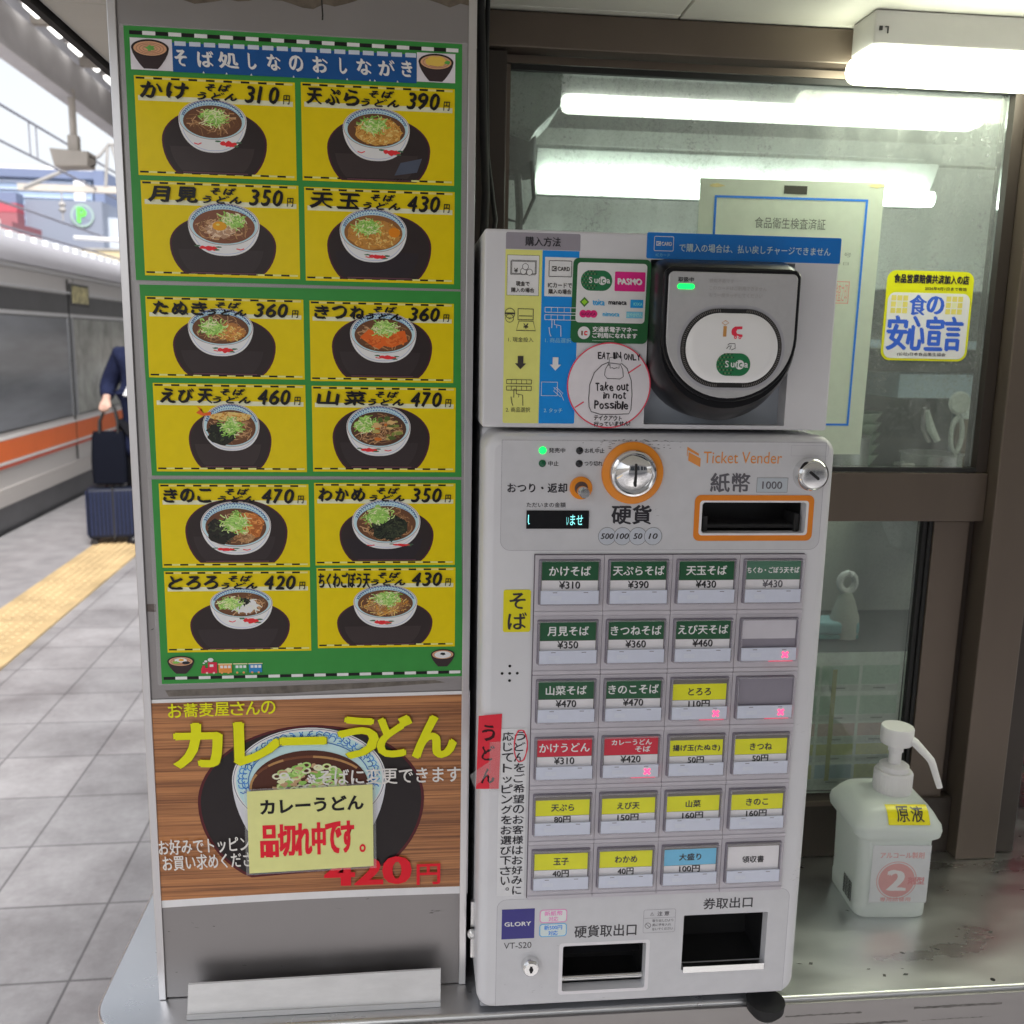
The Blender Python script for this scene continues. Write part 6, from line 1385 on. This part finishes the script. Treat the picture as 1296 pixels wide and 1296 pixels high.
for x, y in ((-.10, -.04), (.10, -.06)):
    b = MB(); b.loft([[(x+px, y+py, z) for px, py in rrect(-.045*s, -.13*s, .045*s, .13*s, .04*s)] for z, s in ((0, .97), (.02, 1), (.05, .92), (.08, .66))]); b.build('shoe', BLACK, t, world=False, smooth=50)
b = MB()
for sx in (-.032, .032): b.lathe((sx, -.098, 1.645), [(.011, 0), (.009, .006), (.003, .009)], 'Y', 12)
b.build('eyes', mat('eye_dark', (.03, .025, .02), .2), t, world=False, smooth=60)
b = MB(); b.loft([[(-.014, -.10, 1.60), (.014, -.10, 1.60), (0, -.10, 1.655)], [(-.007, -.128, 1.606), (.007, -.128, 1.606), (0, -.106, 1.65)]]); b.build('nose', SKIN, t, world=False, smooth=60)
b = MB(); b.tube([(-.022, -.098, 1.578), (0, -.104, 1.575), (.022, -.098, 1.578)], [.003, .006, .003], 8); b.build('mouth', mat('lips', (.40, .18, .15), .5), t, world=False, smooth=60)
b = MB(); b.prism([(-.10, 1.14), (.06, 1.12), (.07, 1.20), (-.06, 1.215)], -.176, -.170); b.build('white_paper', WHITEP, t, world=False)

NAVYCASE = mat('navy_hard_shell', (.016, .023, .060), .4, 0, .06, spec=.25); NAVYD = mat('navy_side_shell', (.012, .015, .028), .45, 0, .06, spec=.2)
t = thing('suitcase', 'navy hard shell suitcase with ribbed front standing on the platform', 'suitcase', (-2.29, 7.46, 0), R_(12))
b = MB(); b.box(-.19, -.12, .05, .19, .12, .44, bev=.028, seg=4); b.build('shell', NAVYD, t, world=False, smooth=40)
b = MB()
for i in range(9): b.box(-.196, -.105+i*.0245, .08, -.186, -.092+i*.0245, .42, bev=.004)
for i in range(12): b.box(-.165+i*.028, -.126, .08, -.150+i*.028, -.117, .42, bev=.003)
b.build('rib', NAVYCASE, t, world=False)
b = MB(); b.box(-.01, -.128, .045, .006, .124, .447, bev=.004); b.build('zip_band', BLACK_MATT, t, world=False)
for x in (-.15, .15):
    for y in (-.085, .085):
        b = MB(); b.lathe((x, y+.012, .026), [(.026, 0), (.026, .024)], 'Y', 18); b.box(x-.012, y-.016, .035, x+.012, y+.016, .055); b.build('wheel', RUBBER, t, world=False, smooth=40)
b = MB(); b.tube([(-.05, .10, .44), (-.05, .10, .60), (.05, .10, .60), (.05, .10, .44)], .008, 8); b.build('pull_handle', SATIN, t, world=False, smooth=40)
b = MB(); b.tube([(-.05, -.02, .44), (-.045, -.02, .462), (.045, -.02, .462), (.05, -.02, .44)], .009, 8); b.build('carry_handle', BLACK, t, world=False, smooth=40)
t = thing('tote_bag', 'dark tote bag resting on top of the navy suitcase by its long handles', 'bag', (-2.29, 7.40, .445), R_(10))
b = MB(); b.loft([[(x, y, z) for x, y in rrect(-hx, -hy, hx, hy, .03)] for z, hx, hy in ((.024, .10, .05), (.035, .12, .065), (.20, .125, .07), (.38, .115, .055), (.42, .105, .045))]); b.build('bag_body', mat('dark_bag_cloth', (.005, .006, .011), .9, spec=.08), t, world=False, smooth=40)
for y in (-.045, .045):
    b = MB(); b.tube([(-.06, y, .41), (-.055, y*.8, .50), (-.01, y*.3, .60), (.02, 0, .638), (.05, y*.3, .60), (.07, y*.8, .50), (.07, y, .41)], .009, 8); b.build('handle', BLACK_MATT, t, world=False, smooth=50)
